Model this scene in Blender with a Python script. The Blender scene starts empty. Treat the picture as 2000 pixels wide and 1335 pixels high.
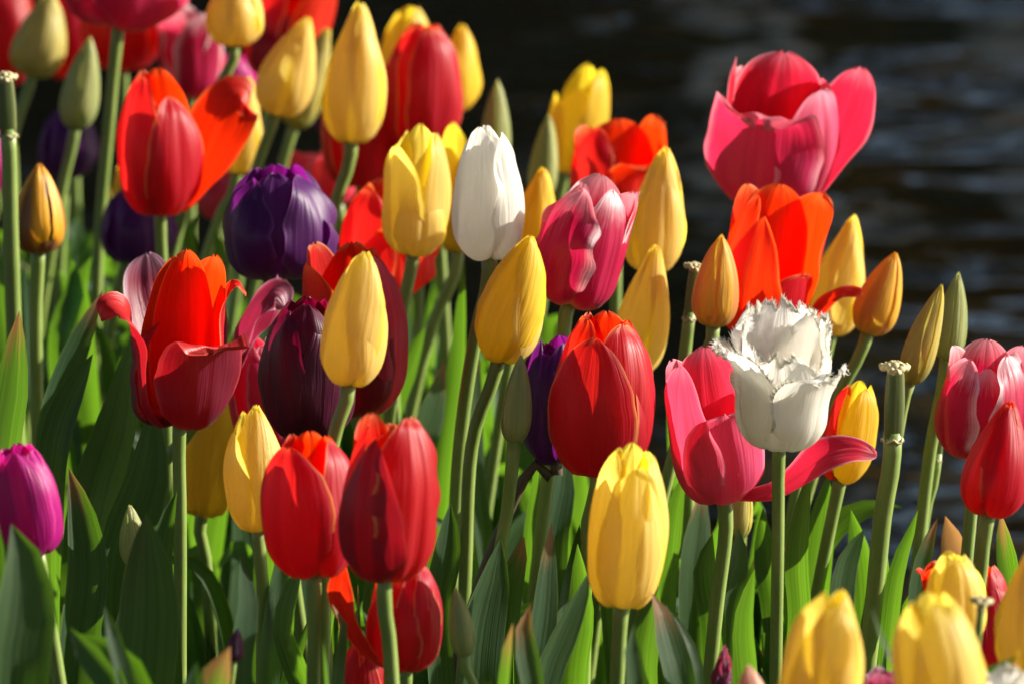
import bpy, math, random
import numpy as np
from mathutils import Vector

# ------------------------------------------------------------------ camera, world, sun, exposure
SC = bpy.context.scene
COL = SC.collection
R_ = math.radians
FPX, CX, CY = 2000 * 200 / 36, 1000.0, 667.5       # photo pixels for a 200 mm lens
PITCH = R_(14)
CAMZ = 1.126
cam_d = bpy.data.cameras.new('camera'); cam = bpy.data.objects.new('camera', cam_d); COL.objects.link(cam)
cam.location = (0, 0, CAMZ); cam.rotation_euler = (R_(90) - PITCH, 0, 0)
cam_d.lens = 200; cam_d.sensor_width = 36; cam_d.clip_start = .05; cam_d.clip_end = 600
cam_d.dof.use_dof = True; cam_d.dof.focus_distance = 2.84; cam_d.dof.aperture_fstop = 12.0
SC.camera = cam
SUN_EL, SUN_AZ = 24, 14                           # azimuth: degrees from +X (photo right) towards +Y (away)
W = bpy.data.worlds.new('World'); SC.world = W; W.use_nodes = True
nt = W.node_tree; bg = nt.nodes['Background']
sky = nt.nodes.new('ShaderNodeTexSky'); sky.sky_type = 'NISHITA'; sky.sun_disc = False
sky.sun_elevation = R_(SUN_EL); sky.sun_rotation = R_(90 - SUN_AZ)
nt.links.new(sky.outputs[0], bg.inputs[0]); bg.inputs[1].default_value = .056
sd = bpy.data.lights.new('sun', 'SUN'); sd.energy = 5.0; sd.angle = R_(.5); sd.color = (1, .93, .82)
sun = bpy.data.objects.new('sun', sd); COL.objects.link(sun)
sdir = Vector((math.cos(R_(SUN_AZ)) * math.cos(R_(SUN_EL)), math.sin(R_(SUN_AZ)) * math.cos(R_(SUN_EL)), math.sin(R_(SUN_EL))))
sun.rotation_euler = sdir.to_track_quat('Z', 'Y').to_euler()
SC.view_settings.view_transform = 'Standard'; SC.view_settings.look = 'None'
SC.view_settings.exposure = 1.22; SC.view_settings.gamma = 1
SC.cycles.use_denoising = True
SC.cycles.max_bounces = 10; SC.cycles.transmission_bounces = 8; SC.cycles.sample_clamp_indirect = 6

FWD = np.array([0, math.cos(PITCH), -math.sin(PITCH)]); UP = np.array([0, math.sin(PITCH), math.cos(PITCH)])
RT = np.array([1.0, 0, 0]); CAMP = np.array([0, 0, CAMZ])
def ray(x, y): return FWD + RT * ((x - CX) / FPX) + UP * ((CY - y) / FPX)
def at(x, y, D): return CAMP + ray(x, y) * D       # point seen at a photo pixel, D metres along the view
def at_y(x, y, Y):                                  # the same, on the upright plane Y metres in front
    r = ray(x, y); return CAMP + r * (Y / r[1])

# ------------------------------------------------------------------ helpers
rng = random.Random(7)
def link(name, me, parent=None):
    o = bpy.data.objects.new(name, me); COL.objects.link(o)
    if parent: o.parent = parent
    return o
def mesh(name, v, f, mat, parent=None, uv=None, smooth=True):
    me = bpy.data.meshes.new(name)
    me.from_pydata([tuple(p) for p in v], [], f); me.update()
    if uv is not None:
        li = np.empty(len(me.loops), dtype=np.int32); me.loops.foreach_get('vertex_index', li)
        l = me.uv_layers.new(name='UVMap'); l.data.foreach_set('uv', np.asarray(uv, dtype=np.float32)[li].ravel())
    if smooth: me.polygons.foreach_set('use_smooth', [True] * len(me.polygons))
    for m in (mat if isinstance(mat, (list, tuple)) else [mat]): me.materials.append(m)
    return link(name, me, parent)
def grid_faces(nu, nv, o=0):
    return [(o + j * nu + i, o + j * nu + i + 1, o + (j + 1) * nu + i + 1, o + (j + 1) * nu + i) for j in range(nv - 1) for i in range(nu - 1)]
def catmull(pts, n):
    p = np.asarray(pts, float); p = np.vstack([2 * p[0] - p[1], p, 2 * p[-1] - p[-2]])
    out = []; m = len(p) - 3
    for t in np.linspace(0, m - 1e-6, n):
        i = int(t); t -= i; a, b, c, d = p[i:i + 4]
        out.append(.5 * (2 * b + (c - a) * t + (2 * a - 5 * b + 4 * c - d) * t * t + (3 * b - a - 3 * c + d) * t ** 3))
    return np.array(out)
def catmull_c(pts, n):                              # centripetal, evenly spaced along its length: no loops where the points crowd
    p = np.asarray(pts, float); p = np.vstack([2 * p[0] - p[1], p, 2 * p[-1] - p[-2]]); out = []
    for i in range(1, len(p) - 2):
        a, b, c, d = p[i - 1:i + 3]; t0 = 0; t1 = t0 + np.linalg.norm(b - a) ** .5 + 1e-6; t2 = t1 + np.linalg.norm(c - b) ** .5 + 1e-6; t3 = t2 + np.linalg.norm(d - c) ** .5 + 1e-6
        for t in np.linspace(t1, t2, 24, endpoint=i == len(p) - 3):
            A1 = (t1 - t) / (t1 - t0) * a + (t - t0) / (t1 - t0) * b; A2 = (t2 - t) / (t2 - t1) * b + (t - t1) / (t2 - t1) * c; A3 = (t3 - t) / (t3 - t2) * c + (t - t2) / (t3 - t2) * d
            B1 = (t2 - t) / (t2 - t0) * A1 + (t - t0) / (t2 - t0) * A2; B2 = (t3 - t) / (t3 - t1) * A2 + (t - t1) / (t3 - t1) * A3
            out.append((t2 - t) / (t2 - t1) * B1 + (t - t1) / (t2 - t1) * B2)
    out = np.array(out); s = np.concatenate([[0], np.cumsum(np.linalg.norm(np.diff(out, axis=0), axis=1))]); q = np.linspace(0, s[-1], n)
    return np.stack([np.interp(q, s, out[:, k]) for k in range(out.shape[1])], 1)
def norm(v): return v / (np.linalg.norm(v) + 1e-12)
def tube(pts, rad, ns=12, cap=True):
    p = np.asarray(pts); n = len(p); rad = np.broadcast_to(rad, (n,))
    T = np.gradient(p, axis=0); V = []; side = np.array([1.0, 0, 0])
    for i in range(n):
        t = norm(T[i]); side = norm(side - t * side.dot(t)); b = np.cross(t, side)
        for k in range(ns):
            a = 2 * math.pi * k / ns; V.append(p[i] + rad[i] * (side * math.cos(a) + b * math.sin(a)))
    F = [(j * ns + k, j * ns + (k + 1) % ns, (j + 1) * ns + (k + 1) % ns, (j + 1) * ns + k) for j in range(n - 1) for k in range(ns)]
    if cap:
        F.append(tuple(range(ns))[::-1]); F.append(tuple((n - 1) * ns + k for k in range(ns)))
    return V, F
def tag(o, label, cat, group=None):
    o['label'] = label; o['category'] = cat
    if group: o['group'] = group
    return o

# ------------------------------------------------------------------ materials
def new_mat(name):
    m = bpy.data.materials.new(name); m.use_nodes = True; m.node_tree.nodes.clear(); return m, m.node_tree
class N:
    def __init__(s, t): s.t = t
    def n(s, ty, **k):
        d = s.t.nodes.new(ty)
        for a, b in k.items(): setattr(d, a, b)
        return d
    def l(s, a, b): s.t.links.new(a, b)
    def val(s, sock, x):
        if isinstance(x, (int, float)): sock.default_value = x
        else: s.l(x, sock)
    def math(s, op, a, b=0.0, clamp=False):
        d = s.n('ShaderNodeMath', operation=op); d.use_clamp = clamp
        s.val(d.inputs[0], a); s.val(d.inputs[1], b); return d.outputs[0]
    def ramp(s, x, a, b):
        d = s.n('ShaderNodeMapRange', interpolation_type='SMOOTHSTEP'); s.val(d.inputs[0], x)
        d.inputs[1].default_value = a; d.inputs[2].default_value = b; return d.outputs[0]
    def mix(s, f, a, b):
        d = s.n('ShaderNodeMix', data_type='RGBA'); s.val(d.inputs[0], f)
        for i, c in ((6, a), (7, b)):
            if isinstance(c, tuple): d.inputs[i].default_value = (*c, 1)
            else: s.l(c, d.inputs[i])
        return d.outputs[2]
    def noise(s, vec, scale, detail=3.0, rough=.5):
        d = s.n('ShaderNodeTexNoise'); s.l(vec, d.inputs['Vector']); d.inputs['Scale'].default_value = scale
        d.inputs['Detail'].default_value = detail; d.inputs['Roughness'].default_value = rough; return d.outputs[0]
    def uvvec(s, sx, sy, rnd):
        u = s.n('ShaderNodeUVMap'); u.uv_map = 'UVMap'
        m = s.n('ShaderNodeMapping'); s.l(u.outputs[0], m.inputs[0]); m.inputs['Scale'].default_value = (sx, sy, 1)
        a = s.n('ShaderNodeVectorMath', operation='ADD'); s.l(m.outputs[0], a.inputs[0])
        c = s.n('ShaderNodeCombineXYZ'); k = s.math('MULTIPLY', rnd, 37.0)
        s.l(k, c.inputs[2]); s.l(k, c.inputs[0]); s.l(c.outputs[0], a.inputs[1]); return a.outputs[0]

def petal_mat(name, out, inn, base, margin, mw=.12, mstr=.8, trans=None, tf=.42, rough=.42, base_h=.2, stripe=None, streak=.18, fade=None, green=None):
    """outer colour, inner colour, colour at the foot, margin colour / width / strength, light let through; stripe = flame down the middle"""
    m, t = new_mat(name); g = N(t)
    uv = g.n('ShaderNodeUVMap'); uv.uv_map = 'UVMap'; sp = g.n('ShaderNodeSeparateXYZ'); g.l(uv.outputs[0], sp.inputs[0])
    U, V = sp.outputs[0], sp.outputs[1]
    oi = g.n('ShaderNodeObjectInfo'); rnd = oi.outputs['Random']
    au = g.math('ABSOLUTE', g.math('SUBTRACT', g.math('MULTIPLY', U, 2.0), 1.0))
    fine = g.noise(g.uvvec(46, 2.2, rnd), 1.0, 3, .6); broad = g.noise(g.uvvec(7, 1.3, rnd), 1.0, 2, .5); blot = g.noise(g.uvvec(3.5, 4, rnd), 1.4, 4, .6); mid = g.noise(g.uvvec(17, 1.1, rnd), 1.0, 2, .55)
    geo = g.n('ShaderNodeNewGeometry')
    col = g.mix(geo.outputs['Backfacing'], out, inn)
    if fade: col = g.mix(g.math('MULTIPLY', g.ramp(V, .45, 1.0), .7), col, fade)
    if stripe:
        sw = g.math('SUBTRACT', g.math('ADD', au, g.math('MULTIPLY', fine, .5)), g.math('MULTIPLY', g.math('SUBTRACT', 1.0, V), .25))
        col = g.mix(g.math('MULTIPLY', g.math('SUBTRACT', 1.0, g.ramp(sw, .25, .6)), .8), col, stripe)
    if green:
        sw = g.math('ADD', au, g.math('MULTIPLY', broad, .5))
        col = g.mix(g.math('MULTIPLY', g.math('SUBTRACT', 1.0, g.ramp(sw, .3, .95)), .75), col, green)
    mg = g.math('ADD', g.math('MAXIMUM', au, g.math('SUBTRACT', V, .05)), g.math('MULTIPLY', g.math('SUBTRACT', fine, .5), mw * 1.6))
    mg = g.math('ADD', mg, g.math('MULTIPLY', g.math('SUBTRACT', blot, .5), mw * 1.3))
    col = g.mix(g.math('MULTIPLY', g.math('MULTIPLY', g.ramp(mg, 1.0 - 2 * mw, 1.0), g.ramp(V, .1, .35)), mstr), col, margin)
    bh = g.math('ADD', V, g.math('MULTIPLY', g.math('SUBTRACT', fine, .5), .14))
    col = g.mix(g.math('SUBTRACT', 1.0, g.ramp(bh, .02, base_h)), col, base)
    hs = g.n('ShaderNodeHueSaturation'); g.l(col, hs.inputs['Color'])
    v = g.math('ADD', g.math('MULTIPLY', g.math('SUBTRACT', fine, .5), streak * 2), g.math('MULTIPLY', g.math('SUBTRACT', broad, .5), streak * 1.4))
    v = g.math('ADD', v, g.math('MULTIPLY', g.math('SUBTRACT', mid, .5), streak * 2.2))
    v = g.math('ADD', v, g.math('MULTIPLY', g.math('SUBTRACT', blot, .5), streak))
    v = g.math('ADD', v, g.math('ADD', .93, g.math('MULTIPLY', rnd, .14))); g.l(v, hs.inputs['Value'])
    hue = g.math('ADD', .496, g.math('MULTIPLY', rnd, .008)); g.l(hue, hs.inputs['Hue'])
    bs = g.n('ShaderNodeBsdfPrincipled'); g.l(hs.outputs[0], bs.inputs['Base Color'])
    bs.inputs['Roughness'].default_value = rough; bs.inputs['Specular IOR Level'].default_value = .4
    bs.inputs['Sheen Weight'].default_value = .06; bs.inputs['Sheen Roughness'].default_value = .4
    h = g.math('ADD', g.math('MULTIPLY', fine, .45), g.math('ADD', g.math('MULTIPLY', broad, 1.2), g.math('MULTIPLY', mid, 1.1)))
    bp = g.n('ShaderNodeBump'); bp.inputs['Strength'].default_value = .4; bp.inputs['Distance'].default_value = .0014
    g.l(h, bp.inputs['Height']); g.l(bp.outputs[0], bs.inputs['Normal'])
    tr = g.n('ShaderNodeBsdfTranslucent'); g.l(g.mix(.55, hs.outputs[0], trans or inn), tr.inputs[0]); g.l(bp.outputs[0], tr.inputs['Normal'])
    ms = g.n('ShaderNodeMixShader'); ms.inputs[0].default_value = tf; g.l(bs.outputs[0], ms.inputs[1]); g.l(tr.outputs[0], ms.inputs[2])
    o = g.n('ShaderNodeOutputMaterial'); g.l(ms.outputs[0], o.inputs[0]); return m

YB = (.42, .30, .03)
M = {
 'red': petal_mat('red petal', (.44, .009, .026), (.78, .018, .006), (.30, .09, .02), (.90, .36, .13), .055, .95, (1, .024, .0), .56, base_h=.16),
 'scarlet': petal_mat('orange red petal', (.70, .020, .006), (.88, .032, .004), (.6, .25, .02), (.92, .28, .06), .075, .85, (1, .045, .0), .55),
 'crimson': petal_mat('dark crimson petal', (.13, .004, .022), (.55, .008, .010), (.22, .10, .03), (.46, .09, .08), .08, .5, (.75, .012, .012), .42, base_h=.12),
 'pink': petal_mat('deep pink petal', (.56, .030, .12), (.72, .016, .055), (.20, .02, .09), (.88, .48, .56), .09, .75, (.95, .025, .08), .48, base_h=.1),
 'blush': petal_mat('pale rosy pink petal', (.70, .085, .19), (.76, .035, .085), (.12, .01, .07), (.90, .46, .58), .09, .75, (.95, .06, .13), .48, base_h=.14),
 'rose': petal_mat('pink petal with white edge', (.46, .007, .075), (.60, .010, .065), (.66, .42, .24), (.90, .72, .74), .15, .95, (.9, .018, .09), .46, base_h=.20),
 'coral': petal_mat('coral pink petal', (.66, .04, .085), (.8, .04, .05), (.6, .2, .1), (.85, .3, .3), .1, .5, (1, .04, .06), .5),
 'yellow': petal_mat('yellow petal', (.89, .71, .23), (.90, .70, .07), (.52, .50, .08), (.92, .73, .07), .14, .8, (1, .86, .13), .62, base_h=.16, streak=.09),
 'gold': petal_mat('golden yellow petal', (.87, .65, .06), (.88, .65, .03), (.5, .42, .04), (.9, .68, .04), .12, .7, (1, .80, .04), .62, streak=.11),
 'olive': petal_mat('greenish yellow petal', (.60, .53, .16), (.6, .5, .06), (.32, .36, .08), (.74, .62, .09), .12, .6, (.88, .74, .06), .48, base_h=.4, streak=.14),
 'flame': petal_mat('yellow petal with red flame', (.84, .56, .07), (.84, .52, .03), (.46, .40, .06), (.9, .62, .05), .12, .8, (1, .66, .04), .5, stripe=(.52, .20, .09), streak=.2, base_h=.3),
 'bicolour': petal_mat('yellow petal with green and red', (.84, .36, .015), (.8, .3, .01), (.25, .05, .03), (.9, .44, .02), .2, .9, (.75, .30, .02), .28, stripe=(.40, .035, .012), green=(.055, .07, .018), streak=.3, base_h=.3),
 'purple': petal_mat('violet petal', (.095, .012, .125), (.20, .008, .17), (.07, .02, .08), (.34, .12, .38), .05, .45, (.40, .01, .36), .42, streak=.3),
 'maroon': petal_mat('dark maroon petal', (.085, .003, .028), (.17, .003, .03), (.05, .005, .02), (.24, .02, .06), .05, .4, (.45, .0, .05), .36, streak=.3),
 'mauve': petal_mat('dusky mauve petal', (.15, .026, .07), (.22, .012, .035), (.2, .03, .05), (.60, .38, .50), .12, .7, (.6, .03, .1), .42),
 'white': petal_mat('white petal', (.86, .84, .76), (.88, .86, .82), (.66, .68, .46), (.9, .89, .87), .1, .6, (.95, .92, .82), .55, rough=.38, base_h=.12, streak=.05),
 'magenta': petal_mat('magenta petal', (.46, .006, .22), (.52, .006, .2), (.3, .03, .2), (.70, .06, .38), .1, .6, (.9, .01, .32), .48),
 'bud': petal_mat('green bud petal', (.46, .47, .19), (.44, .48, .15), (.32, .37, .12), (.70, .69, .30), .10, .85, (.75, .82, .16), .44, streak=.16, base_h=.3, green=(.30, .35, .14)),
 'peach': petal_mat('pale peach petal', (.82, .52, .38), (.8, .4, .25), (.6, .4, .2), (.85, .6, .45), .1, .6, (.95, .55, .35), .5, streak=.1),
}

def leaf_mat(name, dry):
    m, t = new_mat(name); g = N(t)
    uv = g.n('ShaderNodeUVMap'); uv.uv_map = 'UVMap'; sp = g.n('ShaderNodeSeparateXYZ'); g.l(uv.outputs[0], sp.inputs[0]); U, V = sp.outputs[0], sp.outputs[1]
    oi = g.n('ShaderNodeObjectInfo'); rnd = oi.outputs['Random']
    fine = g.noise(g.uvvec(34, .7, rnd), 1.0, 3, .6); broad = g.noise(g.uvvec(4, 3, rnd), 1.2, 3, .55); vein = g.noise(g.uvvec(15, .5, rnd), 1.0, 2, .6); spot = g.noise(g.uvvec(26, 60, rnd), 1.0, 2, .5)
    au = g.math('ABSOLUTE', g.math('SUBTRACT', g.math('MULTIPLY', U, 2.0), 1.0))
    col = g.mix(broad, (.024, .058, .036), (.042, .088, .038)); col = g.mix(rnd, col, (.045, .082, .024))
    col = g.mix(g.math('MULTIPLY', fine, .5), col, (.06, .115, .055))
    col = g.mix(g.math('MULTIPLY', g.ramp(spot, .70, .78), .4), col, (.16, .19, .12))
    tc = g.mix(broad, (.14, .31, .012), (.23, .41, .03)); tc = g.mix(fine, tc, (.085, .22, .010)); tc = g.mix(g.ramp(vein, .35, .7), tc, (.09, .22, .005)); col = g.mix(g.math('MULTIPLY', g.ramp(vein, .4, .65), .5), col, (.022, .05, .026))
    ed = g.math('MULTIPLY', g.ramp(au, .93, 1.0), .55); col = g.mix(ed, col, (.26, .30, .13))
    if dry:
        dv = g.math('ADD', V, g.math('MULTIPLY', g.math('SUBTRACT', fine, .5), .10)); dv = g.math('ADD', dv, g.math('MULTIPLY', g.math('SUBTRACT', broad, .5), .12))
        lo = .945 if dry == 1 else .30
        dm = g.ramp(dv, lo, lo + .05); col = g.mix(dm, col, g.mix(fine, (.42, .22, .09), (.16, .075, .035))); tc = g.mix(dm, tc, (.40, .20, .06))
    bs = g.n('ShaderNodeBsdfPrincipled'); g.l(col, bs.inputs['Base Color']); bs.inputs['Roughness'].default_value = .44; bs.inputs['Specular IOR Level'].default_value = .3
    bp = g.n('ShaderNodeBump'); bp.inputs['Strength'].default_value = .35; bp.inputs['Distance'].default_value = .001
    g.l(g.math('ADD', g.math('ADD', fine, broad), g.math('MULTIPLY', vein, 1.5)), bp.inputs['Height']); g.l(bp.outputs[0], bs.inputs['Normal'])
    tr = g.n('ShaderNodeBsdfTranslucent'); g.l(tc, tr.inputs[0])
    ms = g.n('ShaderNodeMixShader'); ms.inputs[0].default_value = .50; g.l(bs.outputs[0], ms.inputs[1]); g.l(tr.outputs[0], ms.inputs[2])
    o = g.n('ShaderNodeOutputMaterial'); g.l(ms.outputs[0], o.inputs[0]); return m
LEAF, LEAF_TIP, LEAF_DRY = leaf_mat('green leaf', 0), leaf_mat('green leaf with dry tip', 1), leaf_mat('withered leaf', 2)

def solid_mat(name, a, b, scale=40, rough=.5, bump=.2, detail=4, spec=.4, stretch=(1, 1, 1)):
    m, t = new_mat(name); g = N(t); tc = g.n('ShaderNodeTexCoord')
    mp = g.n('ShaderNodeMapping'); g.l(tc.outputs['Object'], mp.inputs[0]); mp.inputs['Scale'].default_value = stretch
    n1 = g.noise(mp.outputs[0], scale, detail, .6); c = g.mix(g.ramp(n1, .3, .7), a, b)
    bs = g.n('ShaderNodeBsdfPrincipled'); g.l(c, bs.inputs['Base Color']); bs.inputs['Roughness'].default_value = rough; bs.inputs['Specular IOR Level'].default_value = spec
    bp = g.n('ShaderNodeBump'); bp.inputs['Strength'].default_value = bump; bp.inputs['Distance'].default_value = .3 / scale
    g.l(n1, bp.inputs['Height']); g.l(bp.outputs[0], bs.inputs['Normal'])
    o = g.n('ShaderNodeOutputMaterial'); g.l(bs.outputs[0], o.inputs[0]); return m
STEM = solid_mat('tulip stem', (.15, .22, .042), (.21, .28, .066), 130, .42, .1, stretch=(1, 1, .25))
STEM_DARK = solid_mat('brown stem', (.075, .05, .035), (.11, .08, .045), 90, .5, .15, stretch=(1, 1, .2))
OVARY = solid_mat('seed pod', (.075, .11, .03), (.11, .13, .035), 90, .4, .1, stretch=(1, 1, .2))
CREAM = solid_mat('cream stigma', (.36, .30, .13), (.56, .48, .26), 400, .6, .4)
POLLEN = solid_mat('dark anther', (.02, .012, .02), (.05, .03, .04), 300, .7, .3)
SOIL = solid_mat('dark bed soil', (.030, .020, .013), (.075, .052, .034), 18, .95, 1.0, 8)
BARK = solid_mat('bark', (.05, .035, .025), (.13, .10, .075), 9, .9, .8, 6, stretch=(1, 1, .2))
GRASSY = solid_mat('far bank grass', (.010, .017, .005), (.032, .04, .011), 3, .95, .6, 8)

# ------------------------------------------------------------------ setting: soil bed, pond, far bank with its trees, trees and shrubs added for the light
EX0, EY0, ESL = .30, 3.16, -1.55            # the bed's edge along the water: Y = EY0 + ESL * (X - EX0)
WZ = -.16
def edge_y(x): return EY0 + ESL * (x - EX0)
def bed():
    xs = np.concatenate([np.linspace(-60, -4, 12), np.linspace(-3, 4, 60), np.linspace(5, 40, 8)]); rows = [-60, -8, -2, -1.2, -.7, -.35, -.12, 0, .07, .16]
    V = []
    for dy in rows:
        for x in xs:
            e = edge_y(x) + .05 * math.sin(x * 5.3) + .03 * math.sin(x * 17)
            z = .012 * math.sin(x * 23 + dy * 31) + .008 * math.sin(x * 51 - dy * 17) if dy > -3 else 0
            V.append((x, e + dy, z if dy < .05 else (z - .06 if dy < .1 else WZ - .15)))
    o = mesh('flower_bed_soil', V, grid_faces(len(xs), len(rows)), SOIL); o['kind'] = 'structure'
bed()
def water():
    m, t = new_mat('pond water'); g = N(t); tc = g.n('ShaderNodeTexCoord'); mp = g.n('ShaderNodeMapping'); g.l(tc.outputs['Object'], mp.inputs[0])
    mp.inputs['Scale'].default_value = (.62, 1.0, 1.0); mp.inputs['Rotation'].default_value = (0, 0, R_(8))
    a = g.noise(mp.outputs[0], 3.0, 2.0, .45); b = g.noise(mp.outputs[0], 1.3, 1.0, .4); c = g.noise(mp.outputs[0], 13, 1.5, .5)
    h = g.math('ADD', g.math('MULTIPLY', a, 1.0), g.math('ADD', g.math('MULTIPLY', b, 1.6), g.math('MULTIPLY', c, .07)))
    bp = g.n('ShaderNodeBump'); bp.inputs['Strength'].default_value = 1.0; bp.inputs['Distance'].default_value = .052; g.l(h, bp.inputs['Height'])
    bs = g.n('ShaderNodeBsdfPrincipled'); bs.inputs['Base Color'].default_value = (.004, .0042, .003, 1); bs.inputs['Roughness'].default_value = .03; bs.inputs['IOR'].default_value = 1.33
    g.l(bp.outputs[0], bs.inputs['Normal']); o = g.n('ShaderNodeOutputMaterial'); g.l(bs.outputs[0], o.inputs[0])
    w = mesh('pond_water', [(-150, -60, WZ), (150, -60, WZ), (150, 15.2, WZ), (-150, 15.2, WZ)], [(0, 1, 2, 3)], m, smooth=False); w['kind'] = 'structure'
water()
def far_bank():
    xs = np.linspace(-150, 150, 120); V = []
    for y, z in ((14.0, WZ - .4), (14.4, .05), (15.2, .3), (17, .45), (30, .8), (300, 3)):
        for x in xs: V.append((x, y + .3 * math.sin(x * .9) + .15 * math.sin(x * 3.1), z + .05 * math.sin(x * 2.3 + y)))
    o = mesh('far_bank_ground', V, grid_faces(len(xs), 6), GRASSY); o['kind'] = 'structure'
far_bank()
def foliage_mat(name, a, b, tcol, tw=.35):
    m, t = new_mat(name); g = N(t); tc = g.n('ShaderNodeTexCoord'); n1 = g.noise(tc.outputs['Object'], 1.3, 4, .6)
    c = g.mix(g.ramp(n1, .35, .65), a, b); d = g.n('ShaderNodeBsdfPrincipled'); g.l(c, d.inputs['Base Color']); d.inputs['Roughness'].default_value = .5
    tr = g.n('ShaderNodeBsdfTranslucent'); tr.inputs[0].default_value = (*tcol, 1); ms = g.n('ShaderNodeMixShader'); ms.inputs[0].default_value = tw
    g.l(d.outputs[0], ms.inputs[1]); g.l(tr.outputs[0], ms.inputs[2]); o = g.n('ShaderNodeOutputMaterial'); g.l(ms.outputs[0], o.inputs[0]); return m
FOL = [foliage_mat('dark green foliage', (.006, .013, .005), (.016, .028, .009), (.03, .06, .006)),
       foliage_mat('golden glint foliage', (.34, .22, .03), (.55, .36, .05), (.92, .62, .06), .62),  # leaf colour and translucency raised for golden glints in the water
       foliage_mat('mid green foliage', (.015, .03, .008), (.035, .05, .012), (.07, .11, .01))]
def crown(cx, cy, cz, rx, rz, n, size, r2):
    P = r2.normal(size=(n, 3)); P /= np.linalg.norm(P, axis=1)[:, None]; P *= (r2.random(n) ** .4)[:, None]
    ph = r2.random(6) * 6
    lump = 1 + .25 * np.sin(P[:, 0] * 5 + ph[0]) * np.sin(P[:, 1] * 5 + ph[1]) + .2 * np.sin(P[:, 2] * 7 + ph[2])
    P = P * lump[:, None] * np.array([rx, rx, rz]) + np.array([cx, cy, cz])
    A = r2.normal(size=(n, 3)); A /= np.linalg.norm(A, axis=1)[:, None]; B = np.cross(A, r2.normal(size=(n, 3))); B /= np.linalg.norm(B, axis=1)[:, None]
    s = size * (.6 + .8 * r2.random(n))[:, None]
    V = np.stack([P - A * s, P + B * s * .5, P + A * s, P - B * s * .5], 1).reshape(-1, 3)
    return V, [tuple(range(4 * i, 4 * i + 4)) for i in range(n)]
r2 = np.random.default_rng(3)
TREES = [(-9.5, 19, 9.0, 0, 'dark green tree farthest left on the far bank'), (-6.4, 17.6, 8.2, 2, 'mid green tree on the far bank beside the leftmost dark tree'),
         (-3.3, 18.6, 9.6, 0, 'tall dark green tree on the far bank left of the centre'), (-.9, 17.4, 7.4, 0, 'low dark green tree at the centre of the far bank'),
         (4.2, 18.4, 7.6, 1, 'yellow leaved tree on the far bank right of centre'), (6.8, 19.0, 9.4, 0, 'tall dark green tree on the far bank right of the yellow tree'),
         (10.2, 18.2, 8.6, 2, 'mid green tree farthest right on the far bank'),
         (-2.6, -2.6, 7.5, 0, 'dark green tree added behind the camera at the left to block sky light'), (-4.6, 1.2, 7.8, 0, 'dark green tree added left of the flower bed to block sky light'), (1.6, -5.2, 8.4, 0, 'dark green tree added behind the camera at the right to block sky light'), (-5.2, 5.6, 8.0, 0, 'dark green tree added beyond the left end of the flower bed to block sky light'), (-7, -2, 8.6, 2, 'mid green tree added farther left behind the flower bed to block sky light')]  # near-bank trees are added out of view to block sky light and deepen shade
for (x, y, h, k, lab) in TREES:
    t = link('shade_tree', None); t.location = (x, y, .45); tag(t, lab, 'tree', 'trees on the far bank' if y > 10 else 'trees added on the near bank to block sky light')
    tr_pts = catmull([(0, 0, -.2), (.08, .05, h * .2), (-.05, .1, h * .42), (.05, 0, h * .75)], 14)
    v, f = tube(tr_pts, np.linspace(.2, .05, 14), 10); mesh('trunk', v, f, BARK, t)
    for q in range(5):
        a = q * 1.3 + x; z0 = h * (.25 + .07 * q)
        v, f = tube(catmull([(0, 0, z0), (math.cos(a) * .8, math.sin(a) * .8, z0 + .7), (math.cos(a) * 1.7, math.sin(a) * 1.7, z0 + 1.2)], 8), np.linspace(.08, .02, 8), 8); mesh('limb', v, f, BARK, t)
    v, f = crown(0, 0, h * (.58 if y > 10 else .66), h * (.31 if y > 10 else .37), h * (.46 if y > 10 else .36), 9000, .14, r2); mesh('crown', v, f, FOL[k], t, smooth=False)
HED = [(-10.5, 0), (-8, 0), (-5.4, 2), (-2.9, 0), (-.9, 0), (.45, 1), (1.3, 1), (2.2, 1), (3.2, 1), (4.6, 0), (6.6, 0), (8.8, 0), (11, 2)]  # the yellow shrubs are added so the water picks up golden glints
for i, (x, k) in enumerate(HED):
    t = link('bank_shrub', None); t.location = (x, 15.9 + .3 * math.sin(x), .3)
    tag(t, ['dark green bushy shrub at the water line of the far bank', 'yellow bushy shrub added at the water line of the far bank for golden glints', 'mid green bushy shrub at the water line of the far bank'][k], 'shrub', ['dark shrubs along the far bank', 'yellow shrubs added along the far bank for golden glints', 'mid green shrubs along the far bank'][k])
    v, f = crown(0, 0, *((.75, 1.1, 1.0) if k == 1 else (1.05, 1.45, 1.4)), 5200, .11, r2); mesh('crown', v, f, FOL[k], t, smooth=False)
    for q in range(4):
        a = q * 1.6; v, f = tube([(0, 0, -.1), (math.cos(a) * .2, math.sin(a) * .2, .5), (math.cos(a) * .5, math.sin(a) * .5, 1.1)], [.04, .03, .012], 7); mesh('branch', v, f, BARK, t)

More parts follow.
